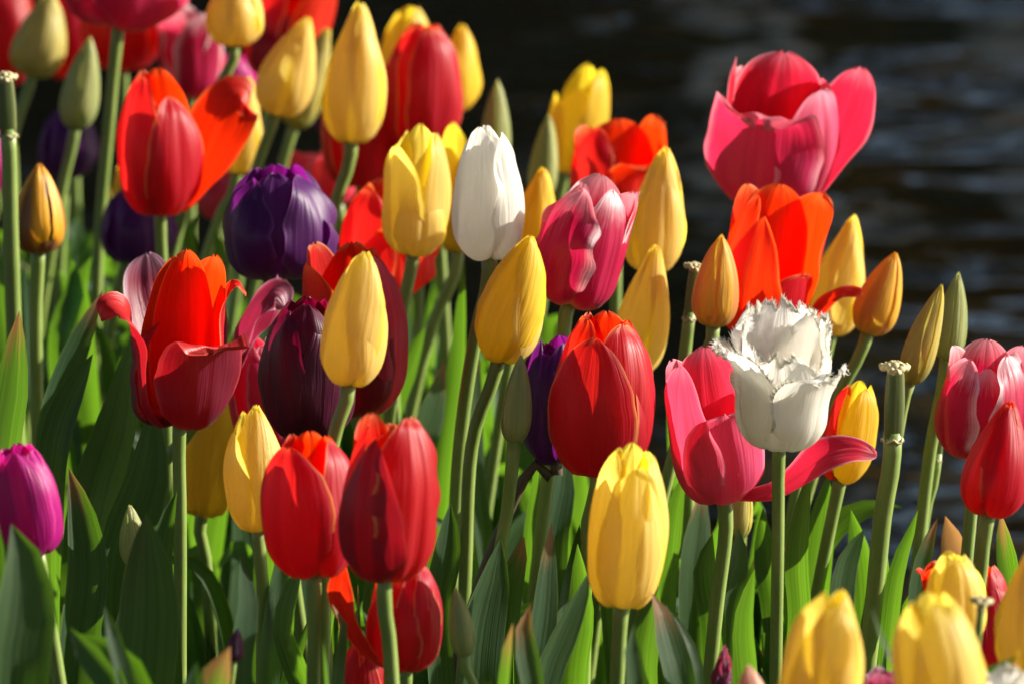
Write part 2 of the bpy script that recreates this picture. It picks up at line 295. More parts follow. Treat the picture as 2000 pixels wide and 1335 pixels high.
for i, (x, lab) in enumerate([(-.3, 'dark rounded shrub added behind the birches nearest the centre to block reflected sky'), (1.5, 'dark rounded shrub added directly behind the tallest birch to block reflected sky'), (3.2, 'dark rounded shrub added behind the yellow shrubs on the right to block reflected sky')]):  # unseen shrubs added to keep low sky out of the water's reflection
    t = link('bank_shrub', None); t.location = (x, 19.2, .5); tag(t, lab, 'shrub', 'rounded shrubs added behind the birches to block reflected sky')
    v, f = crown(0, 0, .8, 1.2, 1.1, 5200, .11, r2); mesh('crown', v, f, FOL[0], t, smooth=False)
    for q in range(4):
        a = q * 1.6; v, f = tube([(0, 0, -.1), (math.cos(a) * .2, math.sin(a) * .2, .5), (math.cos(a) * .5, math.sin(a) * .5, 1.1)], [.04, .03, .012], 7); mesh('branch', v, f, BARK, t)
WHITEBARK = solid_mat('white birch bark', (.80, .76, .66), (.55, .50, .42), 6, .7, .3, 5, stretch=(1, 1, 3))
for i, (x, y, h, lab) in enumerate([(.55, 14.55, 5.6, 'white barked birch added on the far bank nearest the centre for pale glints'), (1.3, 14.6, 6.2, 'tallest white barked birch added on the far bank for pale glints'), (1.95, 14.5, 5.2, 'white barked birch added on the far bank in front of the yellow tree for pale glints')]):  # unseen birches added as bright sources for pale glints in the water
    t = link('added_glint_birch', None); t.location = (x, y, .12); tag(t, lab, 'tree', 'birches added on the far bank for pale glints')
    v, f = tube(catmull([(0, 0, -.2), (.06, 0, h * .3), (-.04, .05, h * .6), (.03, 0, h * .95)], 14), np.linspace(.11, .03, 14), 10); mesh('trunk', v, f, WHITEBARK, t)
    for q in range(5):
        a = q * 1.4 + x; z0 = h * (.4 + .1 * q); v, f = tube(catmull([(0, 0, z0), (math.cos(a) * .4, math.sin(a) * .4, z0 + .4), (math.cos(a) * .8, math.sin(a) * .8, z0 + .5)], 7), np.linspace(.035, .01, 7), 7); mesh('limb', v, f, WHITEBARK, t)
    v, f = crown(0, 0, h * .72, .85, h * .3, 700, .07, r2); mesh('crown', v, f, FOL[1], t, smooth=False)

# ------------------------------------------------------------------ petals
SHAPES = {  # widest point, power, exponent at the tip, width at the foot
 'round': (.52, 2.3, .52, .42), 'point': (.40, 1.5, .82, .45), 'oval': (.46, 1.9, .62, .42), 'slim': (.42, 1.4, .9, .35), 'broad': (.62, 4.5, .5, .42), 'ruff': (.6, 3.0, .5, .42)}
def wfun(shape, V):
    vm, p, q, wb = SHAPES[shape]
    lo = wb + (1 - wb) * np.sin(np.pi / 2 * np.clip(V / vm, 0, 1)); hi = np.clip(1 - np.clip((V - vm) / (1 - vm), 0, 1) ** p, 0, 1) ** q
    return np.where(V < vm, lo, hi)
def petal_eval(p, Rr, H, U, V):
    ctl = np.asarray(p['prof'], float) * [Rr, H]
    tab = catmull(ctl, 160); s = np.concatenate([[0], np.cumsum(np.linalg.norm(np.diff(tab, axis=0), axis=1))]); s /= s[-1]
    tg = np.gradient(tab, axis=0); tg /= np.linalg.norm(tg, axis=1)[:, None] + 1e-12
    r, z, tr, tz = (np.interp(V, s, a) for a in (tab[:, 0], tab[:, 1], tg[:, 0], tg[:, 1]))
    ln = np.hypot(tr, tz); tr, tz = tr / ln, tz / ln
    w = p['hw'] * Rr * wfun(p['shape'], V) * (1 + .013 * np.sin(23 * V + p['ph'][3] * 6 + 2 * np.sign(U)) + .008 * np.sin(41 * V + p['ph'][4] * 6 + 3 * np.sign(U))); k = p['k'] + (p.get('k1', p['k']) - p['k']) * V
    rho = np.maximum(k * np.maximum(r, .02 * Rr), w / 1.35); wl = rho * np.sin(np.minimum(w / rho, 1.5))
    sl = U * w + p.get('skew', 0) * w * V; ph = sl / rho; au = np.abs(U)
    a, b, c, d, e = p['ph']
    dn = p['rip'] * Rr * au ** 2.5 * (.55 + np.sin(2 * np.pi * (p['rf'] * V + a) + 1.5 * U)) * np.clip(V * 1.6, 0, 1)
    dn = dn + .02 * Rr * p.get('lump', 1) * (np.sin(5.1 * U + 7 * V + b * 6) + .8 * np.sin(9 * V - 3 * U + c * 6)) * np.sin(np.pi * V)
    dn = dn - p['crease'] * Rr * np.exp(-(U / .11) ** 2) * np.sin(np.pi * np.clip(V, 0, 1)) ** .6
    dn = dn + np.where(U > 0, p.get('rollR', 0), p.get('rollL', 0)) * w * np.clip((au - .45) / .55, 0, 1) ** 2 * np.clip(V * 2 - .3, 0, 1)
    rg = p.get('rag', .032 if p.get('fringe') else .008); z = z + rg * H * (np.sin(5.5 * U + b * 6) + .7 * np.sin(11 * U + e * 6)) * V ** 6
    on = rho * np.cos(ph) - rho + dn; ot = rho * np.sin(ph)
    ra = np.interp(V, [0, .35, 1], [0, .3 * R_(p.get('roll', 0)), R_(p.get('roll', 0))])
    on, ot = on * np.cos(ra) - ot * np.sin(ra), on * np.sin(ra) + ot * np.cos(ra)
    Rd = r + tz * on; Z = z - tr * on
    az = R_(p['az']) + R_(p.get('tw', 0)) * V
    return np.stack([Rd * np.sin(az) + ot * np.cos(az), -Rd * np.cos(az) + ot * np.sin(az), Z], -1)
def P(az, prof, hw=1.1, shape='round', k=1.0, **kw):
    d = dict(az=az, prof=prof, hw=hw, shape=shape, k=k, rip=.05, rf=2.2, crease=.03, ph=[rng.random() for _ in range(5)]); d.update(kw); return d
PR = {
 'bud':    [(.08, 0), (.55, .02), (.9, .14), (1, .32), (.84, .58), (.46, .84), (.05, 1)],
 'closed': [(.10, 0), (.55, .0), (.92, .12), (1.02, .30), (.92, .52), (.62, .76), (.28, .94), (.10, 1)],
 'cup':    [(.10, 0), (.52, -.01), (.88, .12), (1.02, .36), (1.0, .6), (.80, .84), (.48, .985)],
 'cupin':  [(.10, 0), (.50, .02), (.82, .14), (.95, .36), (.92, .62), (.72, .86), (.40, 1.0)],
 'open':   [(.10, 0), (.55, -.01), (.86, .14), (.97, .4), (.99, .7), (.97, 1.0)],
 'lip':    [(.10, 0), (.55, -.01), (.86, .14), (.97, .4), (1.0, .68), (1.06, .84), (1.25, .9)],
}
def sc(prof, rs, zs): return [(a * (1 + (rs - 1) * min(1, b * 3)), b * zs) for a, b in prof]
def kind_petals(kind, az0):
    out = []; j = lambda s: rng.uniform(-s, s)
    if kind == 'bud':
        for i in range(3): out.append(P(az0 + 120 * i + j(5), sc(PR['bud'], .92, .985), 1.0, 'point', lump=.5, rip=.02))
        for i in range(3): out.append(P(az0 + 60 + 120 * i + j(5), sc(PR['bud'], 1, 1 + j(.012)), 1.02, 'point', crease=.05, lump=.5, rip=.02))
    elif kind == 'closed':
        tw = rng.choice((-1, 1)) * rng.uniform(12, 30)
        for i in range(3): out.append(P(az0 + 60 + 120 * i + j(6), sc(PR['closed'], .92, 1 + j(.02)), 1.05, 'oval', tw=tw, rip=.04))
        for i in range(3): out.append(P(az0 + 120 * i + j(8), sc(PR['closed'], 1.02 + j(.03), .965 + j(.035)), 1.06, 'oval', tw=tw * .6, skew=j(.14), rip=.07, crease=.035, rollR=rng.choice((0, .1, .2)), rollL=rng.choice((0, 0, .12))))
    elif kind == 'cup':
        for i in range(3): out.append(P(az0 + 60 + 120 * i + j(6), sc(PR['cupin'], 1, 1.0 + j(.03)), 1.02, 'round', rip=.02, crease=.05))
        for i in range(3): out.append(P(az0 + 120 * i + j(8), sc(PR['cup'], 1.03 + j(.03), .95 + j(.035)), 1.0, 'round', rip=.05, crease=.04, skew=j(.1)))
    elif kind == 'open':
        for i in range(3): out.append(P(az0 + 60 + 120 * i + j(8), sc(PR['open'], .94, 1.0 + j(.05)), .95, 'round', rip=.08, crease=.06))
        for i in range(3): out.append(P(az0 + 120 * i + j(8), sc(PR[rng.choice(('open', 'lip'))], 1, .95 + j(.06)), .92, 'round', rip=.09, crease=.05))
    return out
def build_petal(p, Rr, H, org, fr, root_loc, mat, parent, far):
    nu, nv = (15, 20) if far else (25, 34)
    if p.get('fringe'): nu, nv = 29, 40
    u = np.linspace(-1, 1, nu); v = 1 - (1 - np.linspace(0, 1, nv)) ** (1.9 if p['shape'] in ('broad', 'round') else 1.4); v[-1] = .998
    if p.get('fringe'): v = np.linspace(0, .984, nv)
    Ug, Vg = np.meshgrid(u, v); L = petal_eval(p, Rr, H, Ug, Vg).reshape(-1, 3)
    F = grid_faces(nu, nv); UV = np.stack([(Ug.ravel() + 1) / 2, Vg.ravel()], 1)
    if p.get('fringe'):
        V2, UV2 = [], []
        def spike(uu, vv, ln):
            nonlocal V2, UV2
            a, c = petal_eval(p, Rr, H, np.array([uu, uu * .93]), np.array([vv, max(vv - .03, 0)])); d = norm(a - c)
            e = petal_eval(p, Rr, H, np.array([uu]), np.array([max(vv - .012, 0)]))[0]; side = norm(a - e) * .0006
            if vv > .98: side = np.array([.0006, 0, 0])
            d = norm(d + np.array([rng.gauss(0, .3), rng.gauss(0, .3), rng.gauss(.25, .3)])); bend = np.array([rng.gauss(0, .5), rng.gauss(0, .5), rng.gauss(.1, .4)])
            m1 = a + d * ln * .55; tip = a + d * ln * .8 + norm(d + bend) * ln * .45
            i0 = len(L) + len(V2); a0 = a - d * .0008
            nn = norm(np.cross(d, side)) * .0004
            V2 += [a0 - side, a0 + side, a0 + nn, m1 - side * .5, m1 + side * .5, m1 + nn * .5, tip]; UV2 += [((uu + 1) / 2, vv)] * 7
            for x, y in ((0, 1), (1, 2), (2, 0)): F.append((i0 + x, i0 + y, i0 + 3 + y, i0 + 3 + x)); F.append((i0 + 3 + x, i0 + 3 + y, i0 + 6))
        for sgn in (-1, 1):
            for vv in np.linspace(.34, .984, 110): spike(sgn * (1 - .005 * rng.random()), min(.984, vv + rng.uniform(-.006, .006)), Rr * rng.uniform(.07, .16) * min(1, (vv - .3) * 3))
        for uu in np.linspace(-.97, .97, 64): spike(uu, .984, Rr * rng.uniform(.08, .15))
        L = np.vstack([L, V2]); UV = np.vstack([UV, UV2])
    Wd = org + L @ fr - root_loc
    o = mesh('petal', Wd, F, mat, parent, UV)
    if p.get('fringe'): o.data.polygons.foreach_set('use_smooth', [i < (nu - 1) * (nv - 1) for i in range(len(F))])
    if p.get('label'): o['label'] = p['label']
    return o

TULIPS = []                                         # (root object, root position, head position)
def stem_path(base, axis, via, dv=0):
    Y = base[1]
    pts = [base + axis * .004, base - axis * .012]
    last = base
    for (x, y) in via:
        q = at_y(x, y, Y + dv); pts.append(q); last = q
    if len(via): d = last - (base if len(via) == 1 else at_y(*via[-2], Y + dv))
    else: d = -axis
    sl = np.clip(d[:2] / max(.02, -d[2]), -.35, .35)
    gz = last[2]; g = np.array([last[0] + sl[0] * gz * .55, last[1] + sl[1] * gz * .55, -.01])
    mid = last * .5 + g * .5 + np.array([sl[0], sl[1], 0]) * gz * .1
    if gz > .08: pts.append(mid)
    pts.append(g); return catmull_c(pts, 40), g
def tulip(label, mat, kind, base, tip, Wpx, D, via=(), az=0, group=None, petals=None, tilt=10, sw=25, stem_mat=None, name='tulip', extra=None, core=False):
    org = at(*base, D); dx, dy = tip[0] - base[0], base[1] - tip[1]; Hpx = math.hypot(dx, dy)
    img = RT * (dx / Hpx) + UP * (dy / Hpx); axis = norm(img - FWD * math.tan(R_(tilt)))
    ey = norm(FWD - axis * FWD.dot(axis)); ex = np.cross(ey, axis); fr = np.stack([ex, ey, axis])
    H = Hpx / FPX * D / math.cos(R_(tilt)); Rr = Wpx / 2 / FPX * D
    path, g = stem_path(org, axis, via)
    root = link(name, None); root.location = g; tag(root, label, 'tulip', group)
    rad = sw / 2 / 3704 * np.interp(np.linspace(0, 1, 40), [0, .06, .3, 1], [1.12, 1.0, 1.0, 1.18])
    v, f = tube(path - g, rad, 14); mesh('stem', v, f, stem_mat or STEM, root)
    far = D > 3.3
    if petals is not None:
        for i, p in enumerate(petals): p['prof'] = [(a * (.885 + .135 * i / max(1, len(petals) - 1)), b - .012 * i / len(petals) * (b < .5)) for a, b in p['prof']]; p['rip'] *= .25 + .75 * i / max(1, len(petals) - 1)
    for p in (petals if petals is not None else kind_petals(kind, az)) + (extra or []):
        m = M[p.get('mat', mat)]; build_petal(p, Rr, H, org, fr, g, m, root, far)
    if core:
        v, f = tube(catmull([(0, 0, .02 * H), (0, 0, .2 * H), (0, 0, .36 * H)], 10) @ fr + org - g, np.array([.12, .14, .13, .12, .12, .12, .12, .13, .16, .1]) * Rr, 12); mesh('pistil', v, f, CREAM, root)
        for i in range(6):
            a = i * math.pi / 3; q = np.array([(math.sin(a) * .1 * Rr, -math.cos(a) * .1 * Rr, .03 * H), (math.sin(a) * .22 * Rr, -math.cos(a) * .22 * Rr, .2 * H), (math.sin(a) * .28 * Rr, -math.cos(a) * .28 * Rr, .34 * H)])
            v, f = tube(catmull(q, 9) @ fr + org - g, np.array([.03, .03, .03, .03, .03, .07, .08, .07, .03]) * Rr, 8); mesh('stamen', v, f, POLLEN, root)
    TULIPS.append((root, g, org)); return root
def pod(label, top, node, via, D, wpx, sw, stigma=1.0, stem_mat=None):
    """a tulip whose petals have dropped: stem, collar where they sat, green seed pod, cream stigma"""
    org = at(*node, D); tp = at_y(*top, org[1]); axis = norm(tp - org); H = np.linalg.norm(tp - org); Rr = wpx / 2 / FPX * D
    path, g = stem_path(org, axis, via); root = link('tulip_seed_head', None); root.location = g; tag(root, label, 'tulip', 'tulips that have dropped their petals')
    v, f = tube(path - g, sw / 2 / 3704, 14); mesh('stem', v, f, stem_mat or STEM, root)
    n = 12; zz = np.linspace(0, 1, n); V = []; ns = 18
    ey = norm(FWD - axis * FWD.dot(axis)); ex = np.cross(ey, axis)
    for z in zz:
        rr = Rr * np.interp(z, [0, .12, .5, .88, 1], [.82, 1, 1.05, .92, .8])
        for k in range(ns):
            a = 2 * math.pi * k / ns; q = rr * (1 + .13 * math.cos(3 * a + .6)); V.append(org + axis * H * z + (ex * math.cos(a) + ey * math.sin(a)) * q - g)
    F = [(j * ns + k, j * ns + (k + 1) % ns, (j + 1) * ns + (k + 1) % ns, (j + 1) * ns + k) for j in range(n - 1) for k in range(ns)] + [tuple((n - 1) * ns + k for k in range(ns))]
    mesh('seed_pod', V, F, OVARY, root)
    a = np.linspace(0, 2 * math.pi, 26)
    ring = [org - axis * .001 * math.sin(5 * q) + (ex * math.cos(q) + ey * math.sin(q)) * Rr * (1.05 + .08 * math.sin(7 * q)) - g for q in a]
    v, f = tube(ring, Rr * .16, 8); mesh('collar', v, f, CREAM, root)
    V, F = [], []
    for lobe in range(3):                            # three folded ruffled lobes
        la = lobe * 2 * math.pi / 3 + .5; d = ex * math.cos(la) + ey * math.sin(la); s = ex * -math.sin(la) + ey * math.cos(la)
        c = []
        for q in np.linspace(-1.25, 1.25, 17):
            ro = Rr * stigma * (1.25 + .12 * math.sin(9 * q)); c.append(tp + d * ro * math.cos(q * 1.15) * 1.05 + s * ro * math.sin(q) * .62 + axis * Rr * (.35 - .55 * math.cos(q) + .14 * math.sin(11 * q)) * stigma - g)
        v, f = tube(c, Rr * .32 * stigma, 8); F += [tuple(i + len(V) for i in ff) for ff in f]; V += v
        v, f = tube([tp - g - axis * .001, tp - g + axis * Rr * .2 + d * Rr * .5, tp - g + d * Rr * 1.0], [Rr * .5, Rr * .5, Rr * .3], 10); F += [tuple(i + len(V) for i in ff) for ff in f]; V += v
    mesh('stigma', V, F, CREAM, root); TULIPS.append((root, g, tp)); return root

def leaf(parent_root, g, pts, wpx, Dm, yaw=0, twist=25, mat=None, fold=.5, wav=.08, wide=.5):
    """a strap leaf rising from the foot of its tulip; pts are world points along its midline, g the foot of the plant"""
    c = catmull_c(pts, 34); n = len(c); nu = 9; hw = wpx / 2 / FPX * Dm
    T = np.gradient(c, axis=0); V = np.linspace(0, 1, n); up = 1 - wide; w = hw * np.interp(V, [0, wide * .3, wide * .75, wide, wide + up * .3, wide + up * .58, wide + up * .8, wide + up * .92, 1], [.36, .55, .9, 1.0, .93, .70, .40, .2, .0])
    ph = rng.random() * 6; verts = []; uv = []
    for i in range(n):
        t = norm(T[i]); a = R_(yaw + twist * (V[i] - .6)); nrm = -FWD * math.cos(a) + RT * math.sin(a); nrm = norm(nrm - t * nrm.dot(t)); s = np.cross(t, nrm)
        fo = fold * (1.25 - .7 * V[i])
        for k, u in enumerate(np.linspace(-1, 1, nu)):
            q = abs(u); d = fo * w[i] * q ** 1.6 + wav * w[i] * math.sin(11 * V[i] + ph + 2.2 * u) * q ** 2
            verts.append(c[i] + s * u * w[i] * (1 - .22 * fo * q) + nrm * d - g); uv.append(((u + 1) / 2, V[i]))
    return mesh('leaf', verts, grid_faces(nu, n), mat or LEAF, parent_root, uv)
def place_leaf(px, wpx, D, yaw=0, twist=25, dry=0, fold=.45, wav=.15):
    wpx *= 1.18; top = [at(x, y, D) for x, y in px]; low = top[0]
    root, g, _ = min(TULIPS, key=lambda q: (q[1][0] - low[0]) ** 2 + (q[1][1] - low[1]) ** 2)
    z = low[2]; foot = g + np.array([0, 0, .012]); m1 = foot * .35 + low * .65; m1[2] = z * .52
    vis = np.linalg.norm(top[0] - top[-1]); wide = 1 - .72 * vis / (vis + z)
    leaf(root, g, [foot, m1] + top if z > .1 else [foot] + top, wpx, D, yaw, twist, [LEAF, LEAF_TIP, LEAF_DRY][dry], fold, wav, wide)

exec_flowers = True
# ------------------------------------------------------------------ the tulips, far ones first: label, colour, form, foot and tip of the flower in the photo, width, distance
GY, GR, GP, GB, GV, GW = 'yellow tulips in the bed', 'red and orange tulips in the bed', 'pink tulips in the bed', 'unopened green tulip buds in the bed', 'purple and maroon tulips in the bed', 'white tulips in the bed'
T = tulip
T('olive yellow tulip bud leaning right in the upper left corner', 'olive', 'closed', (62, 147), (104, -12), 104, 3.82, [(40, 215)], 20, GY)
T('red tulip cut by the left edge behind the olive yellow bud', 'red', 'cup', (15, 165), (5, -40), 130, 4.0, [], 10, GR)
T('dark red tulip squeezed between the olive bud and the big hanging pink bloom', 'red', 'cup', (140, 152), (135, -40), 120, 4.02, [], 40, GR)
T('slender green bud standing below the big pink bloom at upper left', 'bud', 'bud', (146, 252), (178, 76), 76, 3.62, [(125, 350)], 15, GB)
T('large dark pink tulip at the top edge on a long pale stem', 'pink', 'cup', (232, 52), (262, -150), 240, 3.52, [(212, 250), (195, 440), (188, 600)], 20, GP, sw=27)
T('red tulip half hidden behind the long pale stem at upper left', 'red', 'cup', (240, 137), (236, -50), 150, 3.86, [], 0, GR)
T('magenta pink tulip with pale rim beside the red one at upper left', 'rose', 'open', (372, 188), (374, 12), 128, 3.84, [], 25, GP)
T('pale yellow tulip cut by the top edge left of the orange red one', 'yellow', 'closed', (456, 88), (464, -66), 108, 3.5, [(430, 165)], 0, GY)
T('orange red tulip cut by the top edge beside the pale yellow one', 'red', None, (535, 152), (590, -80), 165, 3.78, [], 0, GR, petals=[
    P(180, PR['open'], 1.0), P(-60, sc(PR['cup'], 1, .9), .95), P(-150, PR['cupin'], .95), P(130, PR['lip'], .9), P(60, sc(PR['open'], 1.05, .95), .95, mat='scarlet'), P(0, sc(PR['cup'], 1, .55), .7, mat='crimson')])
T('mauve pink tulip mostly hidden behind the red and yellow bloom at upper left', 'magenta', 'cup', (450, 215), (465, 105), 80, 3.95, [], 30, GP)
T('pointed yellow tulip leaning right below the orange red bloom at the top', 'yellow', 'closed', (538, 222), (602, 36), 108, 3.46, [(500, 330)], 70, GY)
T('greenish yellow tulip hidden behind the pointed leaning yellow one', 'olive', 'closed', (575, 246), (640, 60), 76, 3.68, [(553, 320)], 0, GY)
T('tall pale yellow tulip standing above the violet one', 'yellow', 'closed', (686, 275), (706, 8), 120, 3.36, [(655, 400)], 8, GY, sw=27)
T('red tulip with one petal opened out to the right at upper left', 'red', None, (313, 413), (312, 140), 164, 3.3, [(316, 500)], 0, GR, petals=[
    P(180, PR['cupin'], 1.0, mat='scarlet'), P(-120, PR['cup'], 1.0), P(-8, sc(PR['cup'], .92, .80), .5, 'point', mat='red'), P(-46, sc(PR['cup'], 1, .98), 1.0, 'oval'), P(34, sc(PR['cup'], 1.02, .84), .95, 'oval', rollL=.12),
    P(112, [(.1, 0), (.6, .02), (1.05, .25), (1.5, .55), (1.95, .78), (2.25, .74)], 1.0, 'round', k=1.5, roll=58, mat='scarlet', rip=.06, label='red petal opened out to the right')])
T('yellow tulip behind the opened out petal of the red one', 'yellow', 'closed', (462, 336), (488, 156), 84, 3.58, [(430, 420)], 0, GY)
T('violet tulip far back at the left behind the slender green bud', 'purple', 'cup', (128, 345), (140, 215), 110, 3.75, [], 15, GV)
T('magenta tulip cut by the left edge behind the bare stem', 'magenta', 'cup', (-32, 380), (-22, 250), 84, 3.6, [], 0, GP)
T('orange and dark green striped tulip bud at the left', 'bicolour', 'bud', (74, 494), (80, 320), 108, 3.2, [(70, 600), (72, 780)], 35, GY, sw=28)
T('golden tulip peeping out below the red one at upper left', 'gold', 'cup', (266, 418), (255, 310), 76, 3.5, [(245, 510)], 0, GY)
T('violet tulip in shadow behind two stems at left', 'purple', 'cup', (268, 515), (275, 370), 140, 3.48, [(262, 780), (258, 985)], 20, GV)
T('coral pink tulip far back left of the violet one', 'coral', 'cup', (425, 432), (442, 335), 84, 3.7, [(410, 520)], 0, GP)
T('coral pink tulip far back above the violet one', 'coral', 'open', (600, 440), (588, 296), 90, 3.72, [], 40, GP)
T('red tulip with rosy bloom behind the tall pale yellow one', 'red', 'cup', (706, 365), (712, 108), 156, 3.52, [(706, 420)], 30, GR)
T('coral tulip low behind the red one with rosy bloom', 'coral', 'cup', (660, 400), (640, 300), 80, 3.6, [], 0, GP)
T('violet tulip just showing behind the tall pale yellow one', 'purple', 'cup', (640, 260), (640, 150), 60, 3.75, [], 0, GV)
T('red tulip with rosy pink bloom in front of two yellow ones at the top', 'red', 'cup', (822, 300), (828, 46), 148, 3.5, [], 35, GR)
T('yellow tulip behind the left shoulder of the rosy red one at the top', 'gold', 'cup', (790, 215), (800, 20), 104, 3.72, [], 0, GY)
T('yellow tulip behind the right shoulder of the rosy red one at the top', 'gold', 'closed', (885, 215), (905, 50), 86, 3.72, [], 40, GY)
T('green leaf like bud tip behind the yellow tulip next to the white one', 'bud', 'bud', (848, 310), (838, 183), 44, 3.5, [], 0, GB)
T('tilted yellow tulip left of the white one', 'yellow', None, (806, 492), (824, 248), 128, 3.16, [(795, 560)], 0, GY, sw=26, petals=[
    P(180, PR['cupin'], 1.0, 'oval'), P(-110, sc(PR['cup'], 1, .96), 1.0, 'oval'), P(120, sc(PR['cup'], 1, .95), 1.0, 'oval'), P(-48, sc([(.1, 0), (.55, 0), (.9, .12), (1.0, .36), (1.0, .65), (.95, .86)], 1, 1.0), 1.15, 'oval', k=1.2), P(66, sc(PR['cup'], 1.0, .97), 1.0, 'oval'), P(15, sc(PR['cup'], 1.03, .55), .95, 'oval')])
T('ruffled yellow tulip between the tilted yellow and the white one', 'gold', 'open', (892, 490), (905, 248), 82, 3.38, [(850, 620), (812, 760)], 25, GY, sw=27)
T('narrow green bud rising behind the white tulip', 'bud', 'bud', (966, 332), (972, 158), 60, 3.55, [(960, 440)], 10, GB)
T('smooth white tulip in the middle', 'white', None, (954, 502), (952, 248), 140, 2.98, [(932, 640), (900, 850), (884, 1120)], 0, GW, sw=27, petals=[
    P(180, PR['closed'], 1.05, 'oval'), P(-120, PR['closed'], 1.05, 'oval'), P(118, sc(PR['closed'], .95, .98), 1.05, 'oval'),
    P(62, sc([(.1, 0), (.52, 0), (.9, .12), (1.02, .32), (.96, .55), (.72, .8), (.44, .97)], 1, .985), 1.05, 'oval', rip=.09, rf=2.6, rollL=.16),
    P(-38, sc([(.1, 0), (.52, 0), (.9, .12), (1.0, .32), (.94, .55), (.72, .8), (.38, 1.0)], .98, 1.0), 1.25, 'oval', rip=.03, crease=.015)])
T('yellow tulip far back with slanting top against the dark water', 'gold', None, (1105, 332), (1150, 131), 116, 3.66, [], 0, GY, petals=[
    P(180, PR['cupin'], 1.0, 'oval'), P(-70, sc(PR['open'], 1.05, .7), 1.0, 'oval'), P(60, sc(PR['cup'], 1.05, .98), 1.0, 'oval'), P(-10, sc(PR['cup'], 1.05, .8), 1.0, 'oval'), P(120, PR['cup'], 1.0, 'oval')])
T('narrow green bud in front of the slanting yellow tulip', 'bud', 'bud', (1055, 392), (1072, 226), 58, 3.5, [(1048, 470)], 60, GB)
T('small yellow tulip peeping out right of the white one', 'gold', 'closed', (1034, 492), (1062, 330), 82, 3.26, [(1020, 560)], 20, GY)
T('orange red tulip with curled petals behind the pink and white one', 'scarlet', None, (1205, 440), (1208, 245), 190, 3.4, [], 0, GR, petals=[
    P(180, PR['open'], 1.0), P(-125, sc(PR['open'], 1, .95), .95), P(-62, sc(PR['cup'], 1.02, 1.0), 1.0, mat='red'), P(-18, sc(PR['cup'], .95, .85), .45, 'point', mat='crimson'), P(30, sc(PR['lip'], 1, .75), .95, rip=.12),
    P(100, [(.1, 0), (.55, 0), (.88, .2), (.98, .5), (.95, .8), (.92, 1.02)], .6, 'oval', k=.8, rollR=.2), P(135, sc(PR['open'], 1.05, 1.05), .6)])
T('pink tulip with white petal edges in the middle', 'rose', None, (1112, 590), (1172, 354), 180, 2.98, [(1100, 670)], 0, GP, sw=27, petals=[
    P(180, PR['open'], .9), P(120, sc(PR['open'], 1, .95), .9), P(-120, sc(PR['cup'], .95, .95), .95), P(96, sc(PR['open'], .9, .98), .7, 'point', rip=.05), P(48, sc(PR['cup'], .9, .98), 1.1, 'oval', rip=.02, lump=.3), P(-42, sc(PR['cup'], 1.0, .92), 1.12, 'round', rip=.13, rf=3.2)])
T('yellow tulip right of the pink and white one', 'yellow', 'closed', (1268, 528), (1300, 291), 116, 3.14, [(1255, 600)], 30, GY)
T('slanting golden yellow tulip below the smooth white one', 'gold', None, (974, 700), (1036, 463), 124, 2.95, [(925, 850), (908, 1140)], 0, GY, sw=26, petals=[
    P(180, PR['closed'], 1.1, 'oval'), P(-120, PR['closed'], 1.1, 'oval'), P(120, PR['closed'], 1.1, 'oval'), P(75, sc(PR['closed'], 1.05, .97), 1.15, 'oval', tw=-15, mat='yellow'), P(-22, sc(PR['closed'], 1, 1.0), 1.45, 'oval', tw=30, crease=.01, skew=.06)])
T('slanting yellow tulip behind the big red one', 'yellow', None, (1240, 722), (1281, 480), 100, 3.1, [(1225, 800)], 0, GY, petals=[
    P(180, PR['closed'], 1.1, 'oval'), P(-110, PR['closed'], 1.1, 'oval'), P(10, sc(PR['closed'], 1, 1.0), 1.0, 'oval', tw=20), P(-55, sc(PR['closed'], 1.05, .97), 1.1, 'oval', tw=20), P(70, sc(PR['closed'], 1, .98), 1.0, 'oval')])
T('violet tulip half hidden behind the big red one', 'purple', 'cup', (1085, 900), (1085, 665), 140, 2.93, [(1050, 905), (975, 1040), (915, 1210)], -25, GV, sw=22, stem_mat=STEM_DARK)
T('big glossy red tulip with yellow margin right of centre', 'red', None, (1166, 923), (1186, 612), 204, 2.83, [(1150, 1000), (1142, 1270)], 0, GR, tilt=6, sw=24, petals=[
    P(180, PR['cupin'], 1.0), P(-120, sc(PR['cup'], .95, 1.0), 1.0), P(-62, sc(PR['cup'], 1.0, .985), .9, mat='scarlet'), P(120, sc(PR['cup'], .98, .97), 1.0), P(86, sc(PR['cup'], 1.0, .93), .8), P(40, sc(PR['cup'], .985, .96), 1.0, rip=.04),
    P(-16, sc([(.1, 0), (.5, 0), (.88, .13), (1.06, .4), (1.06, .65), (.9, .88), (.78, .96)], 1, .9), 1.06, 'oval', rip=.02, crease=.02)])
T('narrow grey green bud beside the violet tulip', 'bud', 'bud', (1004, 865), (1018, 693), 60, 2.82, [(990, 1000), (970, 1130), (985, 1335)], 58, GB, tilt=4, sw=24)
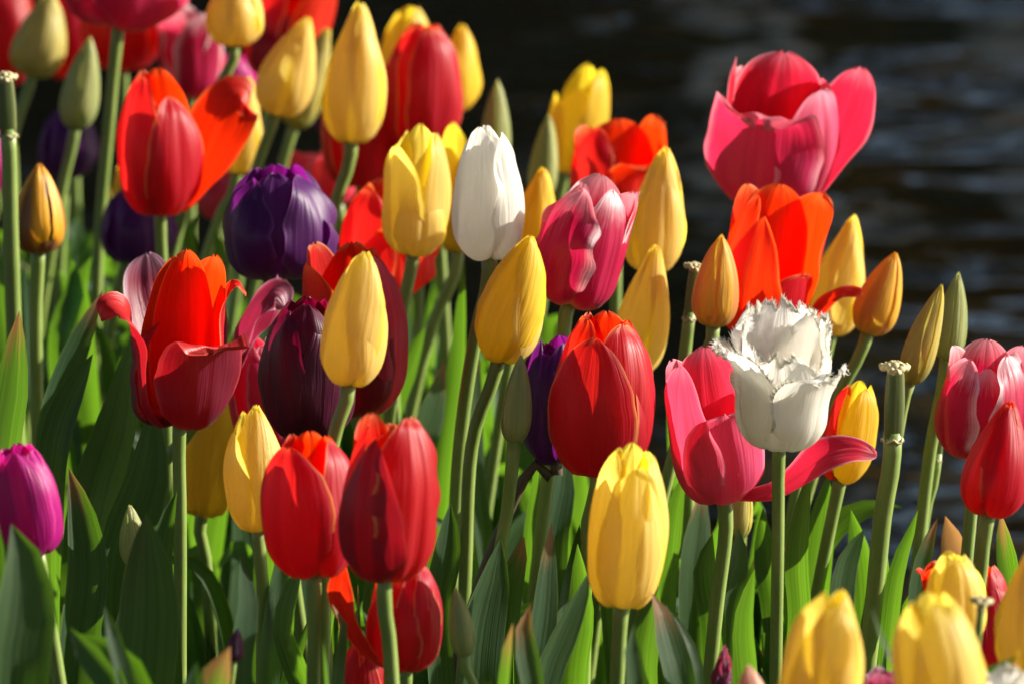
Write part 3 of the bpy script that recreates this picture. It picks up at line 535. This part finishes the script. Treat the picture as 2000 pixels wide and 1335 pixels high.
T('huge deep pink open tulip against the dark water', 'pink', None, (1492, 396), (1530, 124), 238, 3.2, [], 0, GP, tilt=14, sw=28, core=True, petals=[
    P(180, sc(PR['open'], .95, 1.0), 1.15, rip=.09), P(-135, sc(PR['open'], .95, .88), 1.0), P(-98, sc(PR['open'], .88, .97), .42, 'point', rollR=.2), P(138, sc(PR['open'], 1.0, .86), .8),
    P(112, [(.1, 0), (.6, .02), (1.0, .25), (1.2, .5), (1.36, .78), (1.40, .99)], .8, 'round', k=1.3, roll=26, rip=.08), P(50, sc([(.1, 0), (.55, -.01), (.9, .14), (1.05, .42), (1.0, .7), (.82, .94)], 1.02, .94), .9, 'round', crease=.09, mat='blush'),
    P(-14, [(.1, 0), (.6, -.01), (.95, .13), (1.04, .36), (1.06, .58), (1.14, .69), (1.34, .68)], 1.12, 'broad', k=1.15, rip=.1, rag=.03)])
T('orange red open tulip with a recurved petal below the huge pink one', 'scarlet', None, (1476, 652), (1522, 376), 188, 3.08, [(1470, 700)], 0, GR, tilt=12, petals=[
    P(180, PR['open'], .95), P(-130, sc(PR['open'], 1, .98), .9), P(-75, sc(PR['cup'], 1.0, .97), .85), P(-22, sc([(.1, 0), (.55, 0), (.9, .14), (1.02, .4), (.9, .66), (.72, .85)], 1, 1.0), .85, 'point', rollR=.15), P(125, sc(PR['open'], 1.12, 1.0), 1.05, rip=.1), P(48, sc(PR['open'], .95, .5), .9, mat='red'),
    P(72, [(.1, 0), (.6, -.01), (.95, .12), (1.2, .27), (1.6, .43), (2.05, .47)], .36, 'oval', roll=40, rollL=.2, mat='red', label='recurved red petal')])
T('tall yellow tulip right of the orange red open one', 'yellow', 'closed', (1622, 650), (1664, 425), 100, 3.2, [(1600, 740)], -20, GY)
T('yellow bud flushed with red left of the orange red open tulip', 'flame', 'bud', (1392, 637), (1408, 460), 92, 3.0, [(1365, 720)], 0, GY)
T('yellow bud with a reddish stripe standing alone against the water', 'flame', 'bud', (1694, 652), (1748, 494), 90, 3.08, [(1640, 770)], 40, GY, sw=24)
T('pink tulip with a petal flung out to the right over a yellow one', 'blush', None, (1413, 972), (1378, 692), 200, 2.86, [(1400, 1180), (1385, 1335)], 0, GP, tilt=12, sw=27, core=True, petals=[
    P(180, sc(PR['open'], .85, 1.0), 1.1), P(-125, sc(PR['open'], .95, .95), 1.05), P(135, sc(PR['open'], 1, .68), .95), P(-54, sc([(.1, 0), (.55, .0), (.85, .16), (.96, .45), (.92, .75), (.7, .98)], 1, 1.0), .95, 'oval', rollR=.15),
    P(10, [(.1, 0), (.5, .0), (.82, .14), (.9, .4), (.95, .58), (1.12, .66)], 1.0, 'round', k=1.1, rollL=.1),
    P(82, [(.1, 0), (.5, -.02), (1.0, .0), (1.45, .09), (2.0, .23), (2.55, .265), (3.02, .21)], .60, 'oval', k=1.1, roll=36, rip=.03, mat='pink', label='glossy pink petal flung out flat to the right')])
T('fringed white tulip in front of the pink one', 'white', None, (1522, 868), (1530, 602), 184, 2.76, [(1520, 1000), (1515, 1335)], 0, GW, tilt=14, sw=23, petals=[
    P(-95, sc(PR['open'], 1.0, .82), .9, 'ruff', fringe=1, rip=.25, rf=3),    P(180, sc(PR['open'], 1.0, .97), 1.1, 'ruff', fringe=1, rip=.28, rf=3.2), P(130, sc(PR['open'], 1.02, .90), 1.0, 'ruff', fringe=1, rip=.25, rf=3), P(-140, sc(PR['open'], 1.02, .93), 1.0, 'ruff', fringe=1, rip=.25, rf=3.6), P(92, sc([(.1, 0), (.55, 0), (.9, .14), (1.0, .4), (1.02, .7), (.98, .86)], 1, 1.0), .75, fringe=1),
    P(-66, [(.1, 0), (.55, 0), (.9, .14), (1.0, .38), (1.1, .56), (1.3, .68), (1.55, .73)], .98, 'ruff', fringe=1, rip=.07), P(-6, sc([(.1, 0), (.5, 0), (.84, .14), (.92, .4), (.9, .65), (.88, .70)], 1, 1.0), 1.05, 'ruff', fringe=1),
    P(46, [(.1, 0), (.55, 0), (.92, .14), (1.04, .38), (1.12, .50), (1.26, .58), (1.38, .57)], 1.1, 'ruff', fringe=1, rip=.08)])
T('yellow tulip with a red side behind the fringed white one', 'gold', None, (1641, 935), (1678, 746), 100, 2.98, [(1615, 1060), (1590, 1190)], 0, GY, petals=[
    P(180, PR['cupin'], 1.0, 'oval'), P(-120, sc(PR['cup'], 1, .95), 1.0, 'oval', mat='red'), P(110, PR['cup'], 1.0, 'oval'), P(-72, sc(PR['cup'], 1.0, .95), .75, 'oval', mat='red', label='red petal'), P(28, sc(PR['cup'], 1.02, .98), 1.05, 'oval')])
T('yellowish green bud leaning right behind the seed head', 'olive', 'bud', (1776, 748), (1836, 558), 66, 2.95, [(1760, 810), (1745, 900)], 30, GB, sw=22)
T('pale green bud right of the leaning yellowish bud', 'bud', 'bud', (1849, 702), (1870, 534), 64, 3.0, [(1820, 860), (1798, 1040)], 0, GB, sw=25)
T('pink tulip with white edges at the right edge of the photo', 'rose', None, (1908, 890), (1928, 678), 176, 2.93, [], 0, GP, tilt=12, petals=[
    P(180, PR['open'], .9), P(-120, sc(PR['open'], .95, .95), .9), P(120, PR['open'], .9), P(0, sc(PR['cup'], .86, .85), .7, 'oval'), P(-62, sc(PR['cup'], .98, .9), .95, 'round', rip=.1), P(58, sc(PR['cup'], 1, .98), .95, 'round', rip=.1)])
T('red tulip with orange margin at the right edge below the pink and white one', 'red', None, (1930, 1004), (1972, 784), 128, 2.73, [(1918, 1090), (1908, 1170)], 0, GR, tilt=5, sw=26, petals=[
    P(180, PR['closed'], 1.1, 'oval'), P(-120, PR['closed'], 1.1, 'oval', mat='scarlet'), P(120, PR['closed'], 1.1, 'oval'), P(-60, sc(PR['closed'], 1.02, .97), 1.0, 'oval'), P(30, sc(PR['closed'], 1.03, .97), 1.15, 'oval')])
T('yellow tulip with open tip below the big red one', 'yellow', None, (1214, 1178), (1236, 868), 154, 2.63, [(1205, 1335)], 0, GY, tilt=8, sw=25, petals=[
    P(180, PR['cupin'], 1.0, 'oval'), P(-130, sc(PR['cup'], 1, .98), .95, 'oval'), P(125, sc(PR['cup'], 1, .97), .95, 'oval'), P(-62, sc(PR['cup'], 1, .97), 1.0, 'oval'), P(75, sc(PR['cup'], 1.0, .96), 1.0, 'oval'), P(12, sc([(.1, 0), (.5, 0), (.88, .12), (1.04, .34), (1.0, .6), (.78, .85), (.66, .95)], 1, .93), 1.05, 'oval', crease=.015)])
T('mauve wide open tulip behind the red one with curling petals', 'mauve', None, (388, 765), (388, 510), 330, 3.02, [(265, 985)], 0, GP, tilt=6, petals=[
    P(-100, [(.08, 0), (.3, .1), (.55, .45), (.68, .8), (.70, 1.05)], .44, 'round', k=2, roll=-65), P(80, [(.08, 0), (.35, .1), (.6, .42), (.8, .66), (1.02, .76), (1.14, .66)], .34, 'round', k=1.6, roll=50, mat='mauve', rip=.08), P(170, [(.08, 0), (.3, .1), (.4, .5), (.4, .8)], .35), P(115, [(.08, 0), (.4, .12), (.75, .5), (1.0, .86)], .3, 'round', k=1.4)])
T('red tulip with curling petals left of centre on a straight green stem', 'red', None, (351, 826), (365, 502), 214, 2.82, [(352, 1000), (352, 1335)], 0, GR, tilt=12, sw=24, core=True, petals=[
    P(178, [(.1, 0), (.5, .02), (.72, .2), (.7, .5), (.55, .8), (.35, 1.02)], .85, 'oval', mat='scarlet'), P(-140, sc(PR['cupin'], .85, .98), .75, 'oval', mat='scarlet'), P(135, sc(PR['open'], .8, .98), .8, mat='scarlet'), P(98, [(.1, 0), (.55, .02), (.85, .2), (.82, .5), (.8, .72), (.98, .84), (1.2, .78)], .55, 'oval'),
    P(-62, [(.1, 0), (.52, .0), (.85, .14), (.94, .36), (1.0, .54), (1.2, .70), (1.5, .73), (1.66, .65)], .52, 'round', k=1.1, roll=-25, rip=.09, mat='crimson', label='dusky red petal curling outwards to the left'), P(-92, sc(PR['cup'], .9, .6), .6, mat='crimson'),
    P(32, [(.1, 0), (.52, .0), (.86, .13), (1.0, .36), (1.08, .50), (1.18, .545), (1.14, .50)], .98, 'broad', k=1.1, mat='crimson', label='dark red front petal with rolled rim')])
T('rosy red tulip behind the front yellow one left of centre', 'red', None, (700, 800), (688, 480), 196, 2.98, [(735, 900)], 0, GR, petals=[
    P(180, PR['cupin'], 1.0), P(-120, PR['open'], .95), P(120, sc(PR['cup'], 1, .98), 1.0), P(-60, sc(PR['open'], 1.05, .92), .95, mat='scarlet'), P(62, sc(PR['cup'], 1.02, .95), 1.05, rip=.1, mat='coral'), P(0, sc(PR['cup'], 1, .8), .9, mat='crimson')])
T('red tulip behind the tilted yellow one left of the white', 'scarlet', None, (765, 572), (760, 360), 200, 3.26, [], 0, GR, petals=[
    P(180, PR['open'], 1.0, mat='red'), P(-110, PR['cup'], 1.0), P(-50, sc(PR['cup'], 1, .97), 1.0, rip=.1, mat='red'), P(78, [(.1, 0), (.5, .05), (.85, .3), (1.1, .6)], .7), P(20, sc(PR['lip'], .9, .72), .9)])
T('violet tulip with ruffled lilac petal tip at left of centre', 'purple', None, (546, 540), (538, 328), 214, 3.08, [(540, 600)], 0, GV, tilt=10, petals=[
    P(180, PR['cupin'], 1.0), P(-120, PR['cup'], 1.0), P(120, sc(PR['cup'], 1, 1.02), 1.0), P(-58, sc(PR['cup'], 1.02, .92), 1.0, rip=.09), P(0, sc(PR['cupin'], .95, .97), .75), P(56, sc(PR['cup'], 1.0, .95), .9, 'oval', rip=.09), P(88, sc(PR['cup'], 1.03, .7), .6, rip=.1)])
T('dark maroon tulip behind the yellow one left of centre', 'maroon', None, (602, 848), (602, 586), 180, 2.88, [(608, 900)], 0, GV, tilt=9, petals=[
    P(180, PR['cupin'], 1.0), P(-120, PR['cup'], 1.0), P(120, PR['cup'], 1.0), P(0, sc(PR['cupin'], 1, .98), .85), P(-50, sc(PR['cup'], 1.02, .95), .95, 'oval'), P(46, sc(PR['cup'], 1.02, .9), 1.05, 'oval')])
T('pink tulip low behind the dark maroon one', 'pink', 'cup', (532, 872), (496, 660), 130, 3.04, [(545, 940)], 20, GP)
T('deep yellow tulip in the shade behind the red one with curling petals', 'gold', 'open', (395, 1000), (430, 722), 140, 3.12, [(400, 1080)], 20, GY)
T('smooth yellow tulip in front of the dark maroon one', 'yellow', None, (680, 748), (716, 494), 124, 2.68, [(652, 850), (630, 1335)], 0, GY, tilt=6, sw=24, petals=[
    P(180, PR['closed'], 1.1, 'oval'), P(-120, PR['closed'], 1.1, 'oval'), P(120, PR['closed'], 1.1, 'oval'), P(62, sc(PR['closed'], 1.03, .98), 1.15, 'oval', tw=-18), P(-30, sc([(.1, 0), (.55, 0), (.92, .12), (1.0, .3), (.95, .54), (.74, .78), (.4, .96), (.2, 1)], 1, 1.0), 1.4, 'oval', tw=24, crease=.01)])
T('yellow tulip leaning left beside the blunt red one', 'yellow', None, (505, 1032), (500, 792), 124, 2.73, [(512, 1120), (512, 1335)], 0, GY, tilt=6, sw=23, petals=[
    P(180, PR['closed'], 1.05, 'oval'), P(-120, sc(PR['cup'], .95, .96), 1.0, 'oval'), P(120, PR['closed'], 1.05, 'oval'), P(-60, sc([(.1, 0), (.55, 0), (.95, .15), (1.08, .4), (1.05, .62), (.8, .82)], 1, .98), .95, 'oval'), P(50, sc(PR['closed'], 1.0, .98), 1.05, 'oval'), P(-8, sc(PR['closed'], 1.0, 1.0), 1.0, 'oval')])
T('blunt rosy red tulip in front left of the dark red one', 'red', None, (612, 1119), (604, 846), 182, 2.63, [(612, 1335)], 0, GR, tilt=7, sw=24, petals=[
    P(180, PR['cupin'], 1.0, mat='scarlet'), P(-125, PR['cup'], 1.0), P(125, sc(PR['cup'], 1, .98), 1.0, mat='scarlet'), P(90, sc(PR['cup'], .98, .95), .7), P(62, sc(PR['cup'], 1.03, .98), .95, 'oval', rip=.05), P(-38, sc([(.1, 0), (.52, -.01), (.9, .12), (1.05, .36), (1.05, .62), (.9, .84), (.66, .97)], 1, .96), 1.3, 'round', crease=.08, rip=.02)])
T('dark red tulip with crumpled pale rim in front at left of centre', 'red', None, (752, 1128), (766, 806), 188, 2.58, [(758, 1230), (766, 1335)], 0, GR, tilt=7, sw=25, petals=[
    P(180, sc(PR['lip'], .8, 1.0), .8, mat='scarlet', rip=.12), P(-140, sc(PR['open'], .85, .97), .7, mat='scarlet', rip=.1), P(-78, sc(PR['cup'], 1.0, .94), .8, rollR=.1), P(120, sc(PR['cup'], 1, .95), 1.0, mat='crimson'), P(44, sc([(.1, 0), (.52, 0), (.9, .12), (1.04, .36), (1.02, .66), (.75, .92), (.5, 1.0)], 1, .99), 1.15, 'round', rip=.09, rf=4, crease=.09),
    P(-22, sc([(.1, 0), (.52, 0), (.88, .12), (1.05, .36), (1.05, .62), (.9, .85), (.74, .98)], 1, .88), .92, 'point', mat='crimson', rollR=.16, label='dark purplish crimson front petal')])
T('red tulip low in front with one petal fallen open to the left', 'red', None, (792, 1303), (792, 1092), 146, 2.64, [(792, 1335)], 0, GR, tilt=8, sw=22, petals=[
    P(180, PR['cupin'], 1.0, mat='scarlet'), P(-110, PR['cup'], 1.0, mat='scarlet'), P(120, PR['cup'], 1.0), P(66, sc(PR['cup'], 1.02, .97), .9), P(30, sc(PR['cup'], 1, .9), .8), P(-28, sc(PR['cup'], 1.04, .82), 1.0, 'oval'),
    P(-76, [(.1, 0), (.5, .0), (.95, .10), (1.4, .3), (1.66, .52), (1.76, .78), (1.62, 1.0)], .56, 'oval', k=1.0, mat='scarlet', roll=48, label='fallen open orange red petal')])
T('red tulip cut by the bottom edge below the fallen open petal', 'red', 'cup', (716, 1430), (712, 1256), 104, 2.74, [], -10, GR)
T('small green bud near the bottom centre', 'bud', 'bud', (908, 1281), (890, 1147), 50, 2.62, [(925, 1335)], 62, GB, sw=16)
T('drooping olive green bud under the pink tulip', 'olive', 'bud', (1438, 1052), (1452, 915), 56, 2.96, [(1420, 1200), (1400, 1335)], 50, GB, sw=20)
T('large blurred yellow tulip at the bottom right of centre', 'yellow', None, (1582, 1420), (1640, 1152), 158, 2.34, [], 0, GY, petals=[
    P(180, PR['closed'], 1.1, 'oval'), P(-120, sc(PR['cup'], 1, .97), 1.0, 'oval'), P(120, PR['closed'], 1.1, 'oval'), P(66, sc(PR['closed'], 1.06, .99), 1.0, 'oval'), P(-58, sc(PR['cup'], 1.02, .97), 1.0, 'oval'), P(2, sc(PR['cup'], 1.03, .95), .95, 'oval')])
T('large blurred yellow tulip at the bottom right leaning left', 'yellow', None, (1850, 1425), (1810, 1160), 168, 2.3, [], 0, GY, petals=[
    P(180, PR['cupin'], 1.0, 'oval'), P(-120, sc(PR['cup'], 1, .97), 1.0, 'oval'), P(120, PR['cup'], 1.0, 'oval'), P(-66, sc(PR['cup'], 1.06, .96), 1.0, 'oval'), P(70, sc(PR['cup'], 1.0, .95), 1.0, 'oval'), P(14, sc(PR['cup'], 1.05, .98), 1.05, 'oval')])
T('yellow tulip behind the leaning one at the bottom right', 'yellow', 'cup', (1872, 1262), (1858, 1080), 112, 2.58, [(1880, 1335)], 20, GY)
T('yellow tulip cut by the right edge near the bottom', 'yellow', 'closed', (2000, 1318), (2022, 1050), 122, 2.5, [], -10, GY)
T('red tulip in shade behind the yellow ones at the bottom right', 'red', 'cup', (1925, 1320), (1915, 1105), 120, 2.76, [], 0, GR)
T('orange red tulip tip behind the yellow one at the bottom right', 'scarlet', 'open', (1850, 1190), (1838, 1095), 84, 2.7, [], 30, GR)
T('fringed white tulip tip at the bottom right corner', 'white', None, (1968, 1480), (1968, 1312), 120, 2.38, [], 0, GW, petals=[P(a, sc(PR['open'], 1, z), .9, fringe=1) for a, z in ((180, 1), (120, .97), (-120, .98), (60, .95), (-60, .97), (0, .92))])
T('magenta tulip low at the left edge behind broad leaves', 'magenta', None, (72, 1078), (34, 870), 128, 2.64, [], 0, GP, petals=[
    P(180, PR['cupin'], 1.0), P(-120, PR['cup'], 1.0), P(120, PR['cup'], 1.0), P(64, sc(PR['cup'], 1.02, .96), .95), P(-70, sc(PR['cup'], 1, .98), 1.0), P(-5, sc(PR['cup'], 1.03, .98), 1.05)])
T('small dusky pink bud at the bottom left of the photo', 'mauve', 'bud', (456, 1290), (465, 1226), 36, 2.56, [], 20, GP, sw=12)
T('pale peach bud at the bottom edge right of centre', 'peach', 'bud', (1474, 1410), (1460, 1296), 66, 2.42, [], 20, GP)
T('magenta tulip cut by the bottom edge between two blurred yellow ones', 'mauve', 'open', (1742, 1430), (1738, 1304), 96, 2.52, [], 40, GP)
T('wilted dark pink tulip near the bottom edge right of centre', 'mauve', None, (1406, 1350), (1418, 1256), 40, 2.62, [], 0, GP, sw=16, petals=[P(a, sc(PR['closed'], 1, z), .8, 'slim', rip=.2, tw=25) for a, z in ((180, 1), (100, .9), (-120, .95), (60, .8), (-60, .9), (0, .75))])
T('twin pointed green bud in the shade among leaves at left', 'bud', 'bud', (264, 1105), (256, 985), 56, 2.74, [(240, 1200)], 20, GB, sw=18)
pod('bare seed head on a thick jointed stem at the left edge', (10, 150), (16, 265), [(20, 420), (26, 610)], 3.14, 32, 33, 1.0)
pod('tall seed head with cream stigma left of the leaning yellowish bud', (1748, 716), (1743, 858), [(1725, 1000), (1705, 1200), (1690, 1335)], 2.78, 38, 34, 1.05)
pod('bare seed head with pale round tip left of the red flushed bud', (1357, 520), (1346, 622), [(1335, 720), (1342, 900), (1355, 1330)], 3.04, 24, 25, 1.2)
pod('small brown seed head behind the pale green bud at right', (1838, 820), (1829, 898), [(1815, 970), (1800, 1060)], 3.02, 18, 20, .6)
pod('thin stem with shrivelled cream stigma at the bottom right', (1918, 1172), (1916, 1190), [(1908, 1260), (1900, 1335)], 2.46, 15, 12, 2.0)

# ------------------------------------------------------------------ leaves: those the photo shows clearly, then each plant's own lower leaves
for a in [
 ([(30, 1330), (48, 1180), (42, 1080), (22, 1022)], 120, 2.48, 12, 20), ([(-50, 1260), (-30, 1120), (-6, 1008)], 84, 2.52, 10), ([(150, 1260), (168, 1120), (158, 1010), (134, 912)], 76, 2.74, 30, 50, 1),
 ([(275, 1340), (285, 1220), (286, 1090), (284, 1000)], 112, 2.62, 8, 15), ([(220, 1345), (180, 1290), (136, 1224)], 54, 2.42, 40), ([(248, 1340), (228, 1270), (203, 1180)], 34, 2.42, 55), ([(262, 1350), (205, 1275), (150, 1236)], 70, 2.44, 10),
 ([(88, 870), (130, 720), (200, 568)], 58, 3.0, 25, 20, 1), ([(110, 880), (140, 780), (182, 690)], 62, 2.96, 20), ([(190, 1010), (238, 830), (262, 650)], 104, 2.96, 25, 10), ([(8, 920), (26, 760), (38, 606)], 76, 2.84, 15, 10, 1),
 ([(230, 1110), (285, 930), (300, 790)], 92, 2.86, 15), ([(462, 1310), (478, 1190), (470, 1070)], 62, 2.6, 25, 40), ([(325, 1260), (308, 1110), (330, 1000), (346, 955)], 52, 2.8, 35), ([(420, 1350), (432, 1305), (450, 1260)], 60, 2.44, 20, 25, 1),
 ([(520, 1310), (532, 1170), (548, 1066)], 56, 2.74, 30), ([(600, 1345), (562, 1230), (586, 1110), (602, 1050)], 64, 2.7, 30, 40), ([(645, 1345), (638, 1300), (632, 1252)], 24, 2.48, 50), ([(655, 1340), (664, 1260), (668, 1210), (648, 1178)], 40, 2.62, 30, 60, 1),
 ([(375, 1350), (368, 1315), (384, 1290)], 50, 2.38, 20), ([(800, 920), (840, 800), (868, 700)], 76, 3.16, 35, 30, 1), ([(868, 920), (898, 700), (906, 502)], 48, 3.25, 30), ([(760, 830), (800, 720), (832, 635)], 54, 3.3, 25), ([(925, 920), (922, 780), (932, 676)], 46, 3.2, 25, 25, 1),
 ([(1035, 1340), (1058, 1200), (1070, 1080), (1078, 1018)], 58, 2.72, 30, 20, 1), ([(1062, 1345), (1098, 1240), (1134, 1160), (1152, 1112)], 64, 2.68, 25, 20), ([(985, 1345), (990, 1285), (1002, 1214)], 30, 2.52, 35, 20, 1), ([(1035, 1345), (1022, 1260), (1022, 1210), (1036, 1178)], 48, 2.56, 20, 20, 1),
 ([(995, 1210), (1006, 1120), (1022, 1070), (1024, 1046)], 56, 2.84, 25, 30, 1), ([(1098, 1210), (1118, 1100), (1132, 1022)], 48, 2.84, 30), ([(1075, 1040), (1092, 960), (1106, 880)], 64, 3.02, 30), ([(1040, 1040), (1050, 960), (1050, 880)], 36, 3.02, 35), ([(930, 1330), (942, 1210), (962, 1130), (978, 1050)], 92, 2.8, 15),
 ([(1125, 1310), (1140, 1200), (1128, 1060)], 60, 2.8, 20), ([(1240, 1345), (1232, 1270), (1238, 1216)], 44, 2.5, 20), ([(1258, 1310), (1268, 1220), (1284, 1130)], 60, 2.76, 20), ([(1325, 1345), (1306, 1265), (1288, 1190), (1272, 1156)], 62, 2.62, 25, 30, 1), ([(1355, 1310), (1326, 1240), (1300, 1180)], 40, 2.66, 35),
 ([(1306, 1140), (1318, 1010), (1338, 920)], 54, 3.0, 30), ([(1350, 1120), (1362, 1020), (1372, 948)], 64, 3.04, 25, 30, 1), ([(1418, 1170), (1440, 1090), (1442, 1030)], 50, 2.92, 30), ([(1465, 1340), (1456, 1210), (1474, 1110)], 54, 2.74, 25), ([(1565, 1220), (1560, 1090), (1570, 1000), (1584, 910)], 52, 2.9, 30),
 ([(1596, 1170), (1608, 1030), (1618, 925)], 74, 3.0, 25), ([(1692, 1180), (1682, 1070), (1662, 994)], 54, 2.98, 30), ([(1590, 1110), (1640, 1020), (1710, 988), (1762, 990)], 44, 3.08, 5, 10), ([(1742, 1220), (1758, 1110), (1784, 1030), (1793, 994)], 40, 2.78, 35), ([(1780, 1220), (1798, 1090), (1832, 1008)], 48, 2.74, 30, 25, 1),
 ([(1742, 1260), (1734, 1130), (1728, 1040)], 34, 2.8, 40), ([(1875, 1150), (1866, 1070), (1846, 1006)], 58, 2.96, 10, 30, 2), ([(1978, 1150), (1966, 1060), (1954, 998)], 46, 2.84, 30, 25, 1), ([(1765, 1345), (1732, 1275), (1702, 1186)], 16, 2.32, 40), ([(1915, 1340), (1955, 1298), (1988, 1280)], 24, 2.42, 10),
 ([(1640, 1180), (1655, 1090), (1690, 1030)], 54, 2.96, 20), ([(1520, 1200), (1500, 1080), (1490, 990)], 56, 2.98, 25), ([(1395, 1210), (1380, 1120), (1392, 1040)], 50, 2.9, 20), ([(720, 960), (716, 880), (700, 820)], 40, 3.0, 30), ([(850, 1180), (868, 1080), (880, 980)], 60, 2.86, 20), ([(640, 1220), (660, 1130), (676, 1060)], 44, 2.78, 30), ([(1190, 1120), (1180, 1000), (1196, 930)], 44, 2.96, 30),
 ([(170, 640), (160, 560), (180, 500)], 50, 3.4, 25), ([(120, 660), (150, 570), (140, 505)], 56, 3.4, 30), ([(420, 560), (436, 500), (420, 450)], 36, 3.5, 30), ([(380, 520), (372, 460), (384, 420)], 30, 3.5, 30), ([(20, 640), (8, 560), (14, 480)], 60, 3.3, 25)]:
    px, wp, D = a[0], a[1], a[2]; sg = rng.choice((1, -1)); low_left = px[-1][0] < 400 and px[-1][1] > 900
    place_leaf(px, wp, D, 15 if low_left else sg * a[3] * 1.2, 10 if low_left else sg * (a[4] if len(a) > 4 else 25), dry=a[5] if len(a) > 5 else 0)
for root, g, head in TULIPS:
    hz = head[2]
    for i in range(8 if g[1] > 2.8 else 4):
        a = rng.uniform(0, 6.28); h = min(hz * rng.uniform(.66, .80), rng.uniform(.19, .335)); lean = rng.uniform(.006, .05); d = np.array([math.cos(a), math.sin(a), 0])
        pts = [g + [0, 0, .012], g + d * lean * .55 + [0, 0, h * .4], g + d * lean * .9 + [0, 0, h * .75], g + d * lean * (1.0 + rng.random() * .6) + [0, 0, h]]
        if rng.random() < .35:                       # a tip that bends over
            b = a + rng.uniform(-1.2, 1.2); e = np.array([math.cos(b), math.sin(b), 0]) * rng.uniform(.012, .035); pts[-1] = pts[-1] + e * .5 - [0, 0, h * .05]; pts.append(pts[-1] + e + [0, 0, rng.uniform(-.02, .006)])
        leaf(root, g, pts, rng.uniform(75, 180), 2.9 / 1.6 * 1.25, rng.uniform(-70, 75), rng.uniform(-45, 45), LEAF_TIP if rng.random() < .25 else LEAF, rng.uniform(.3, .7), rng.uniform(.06, .2))
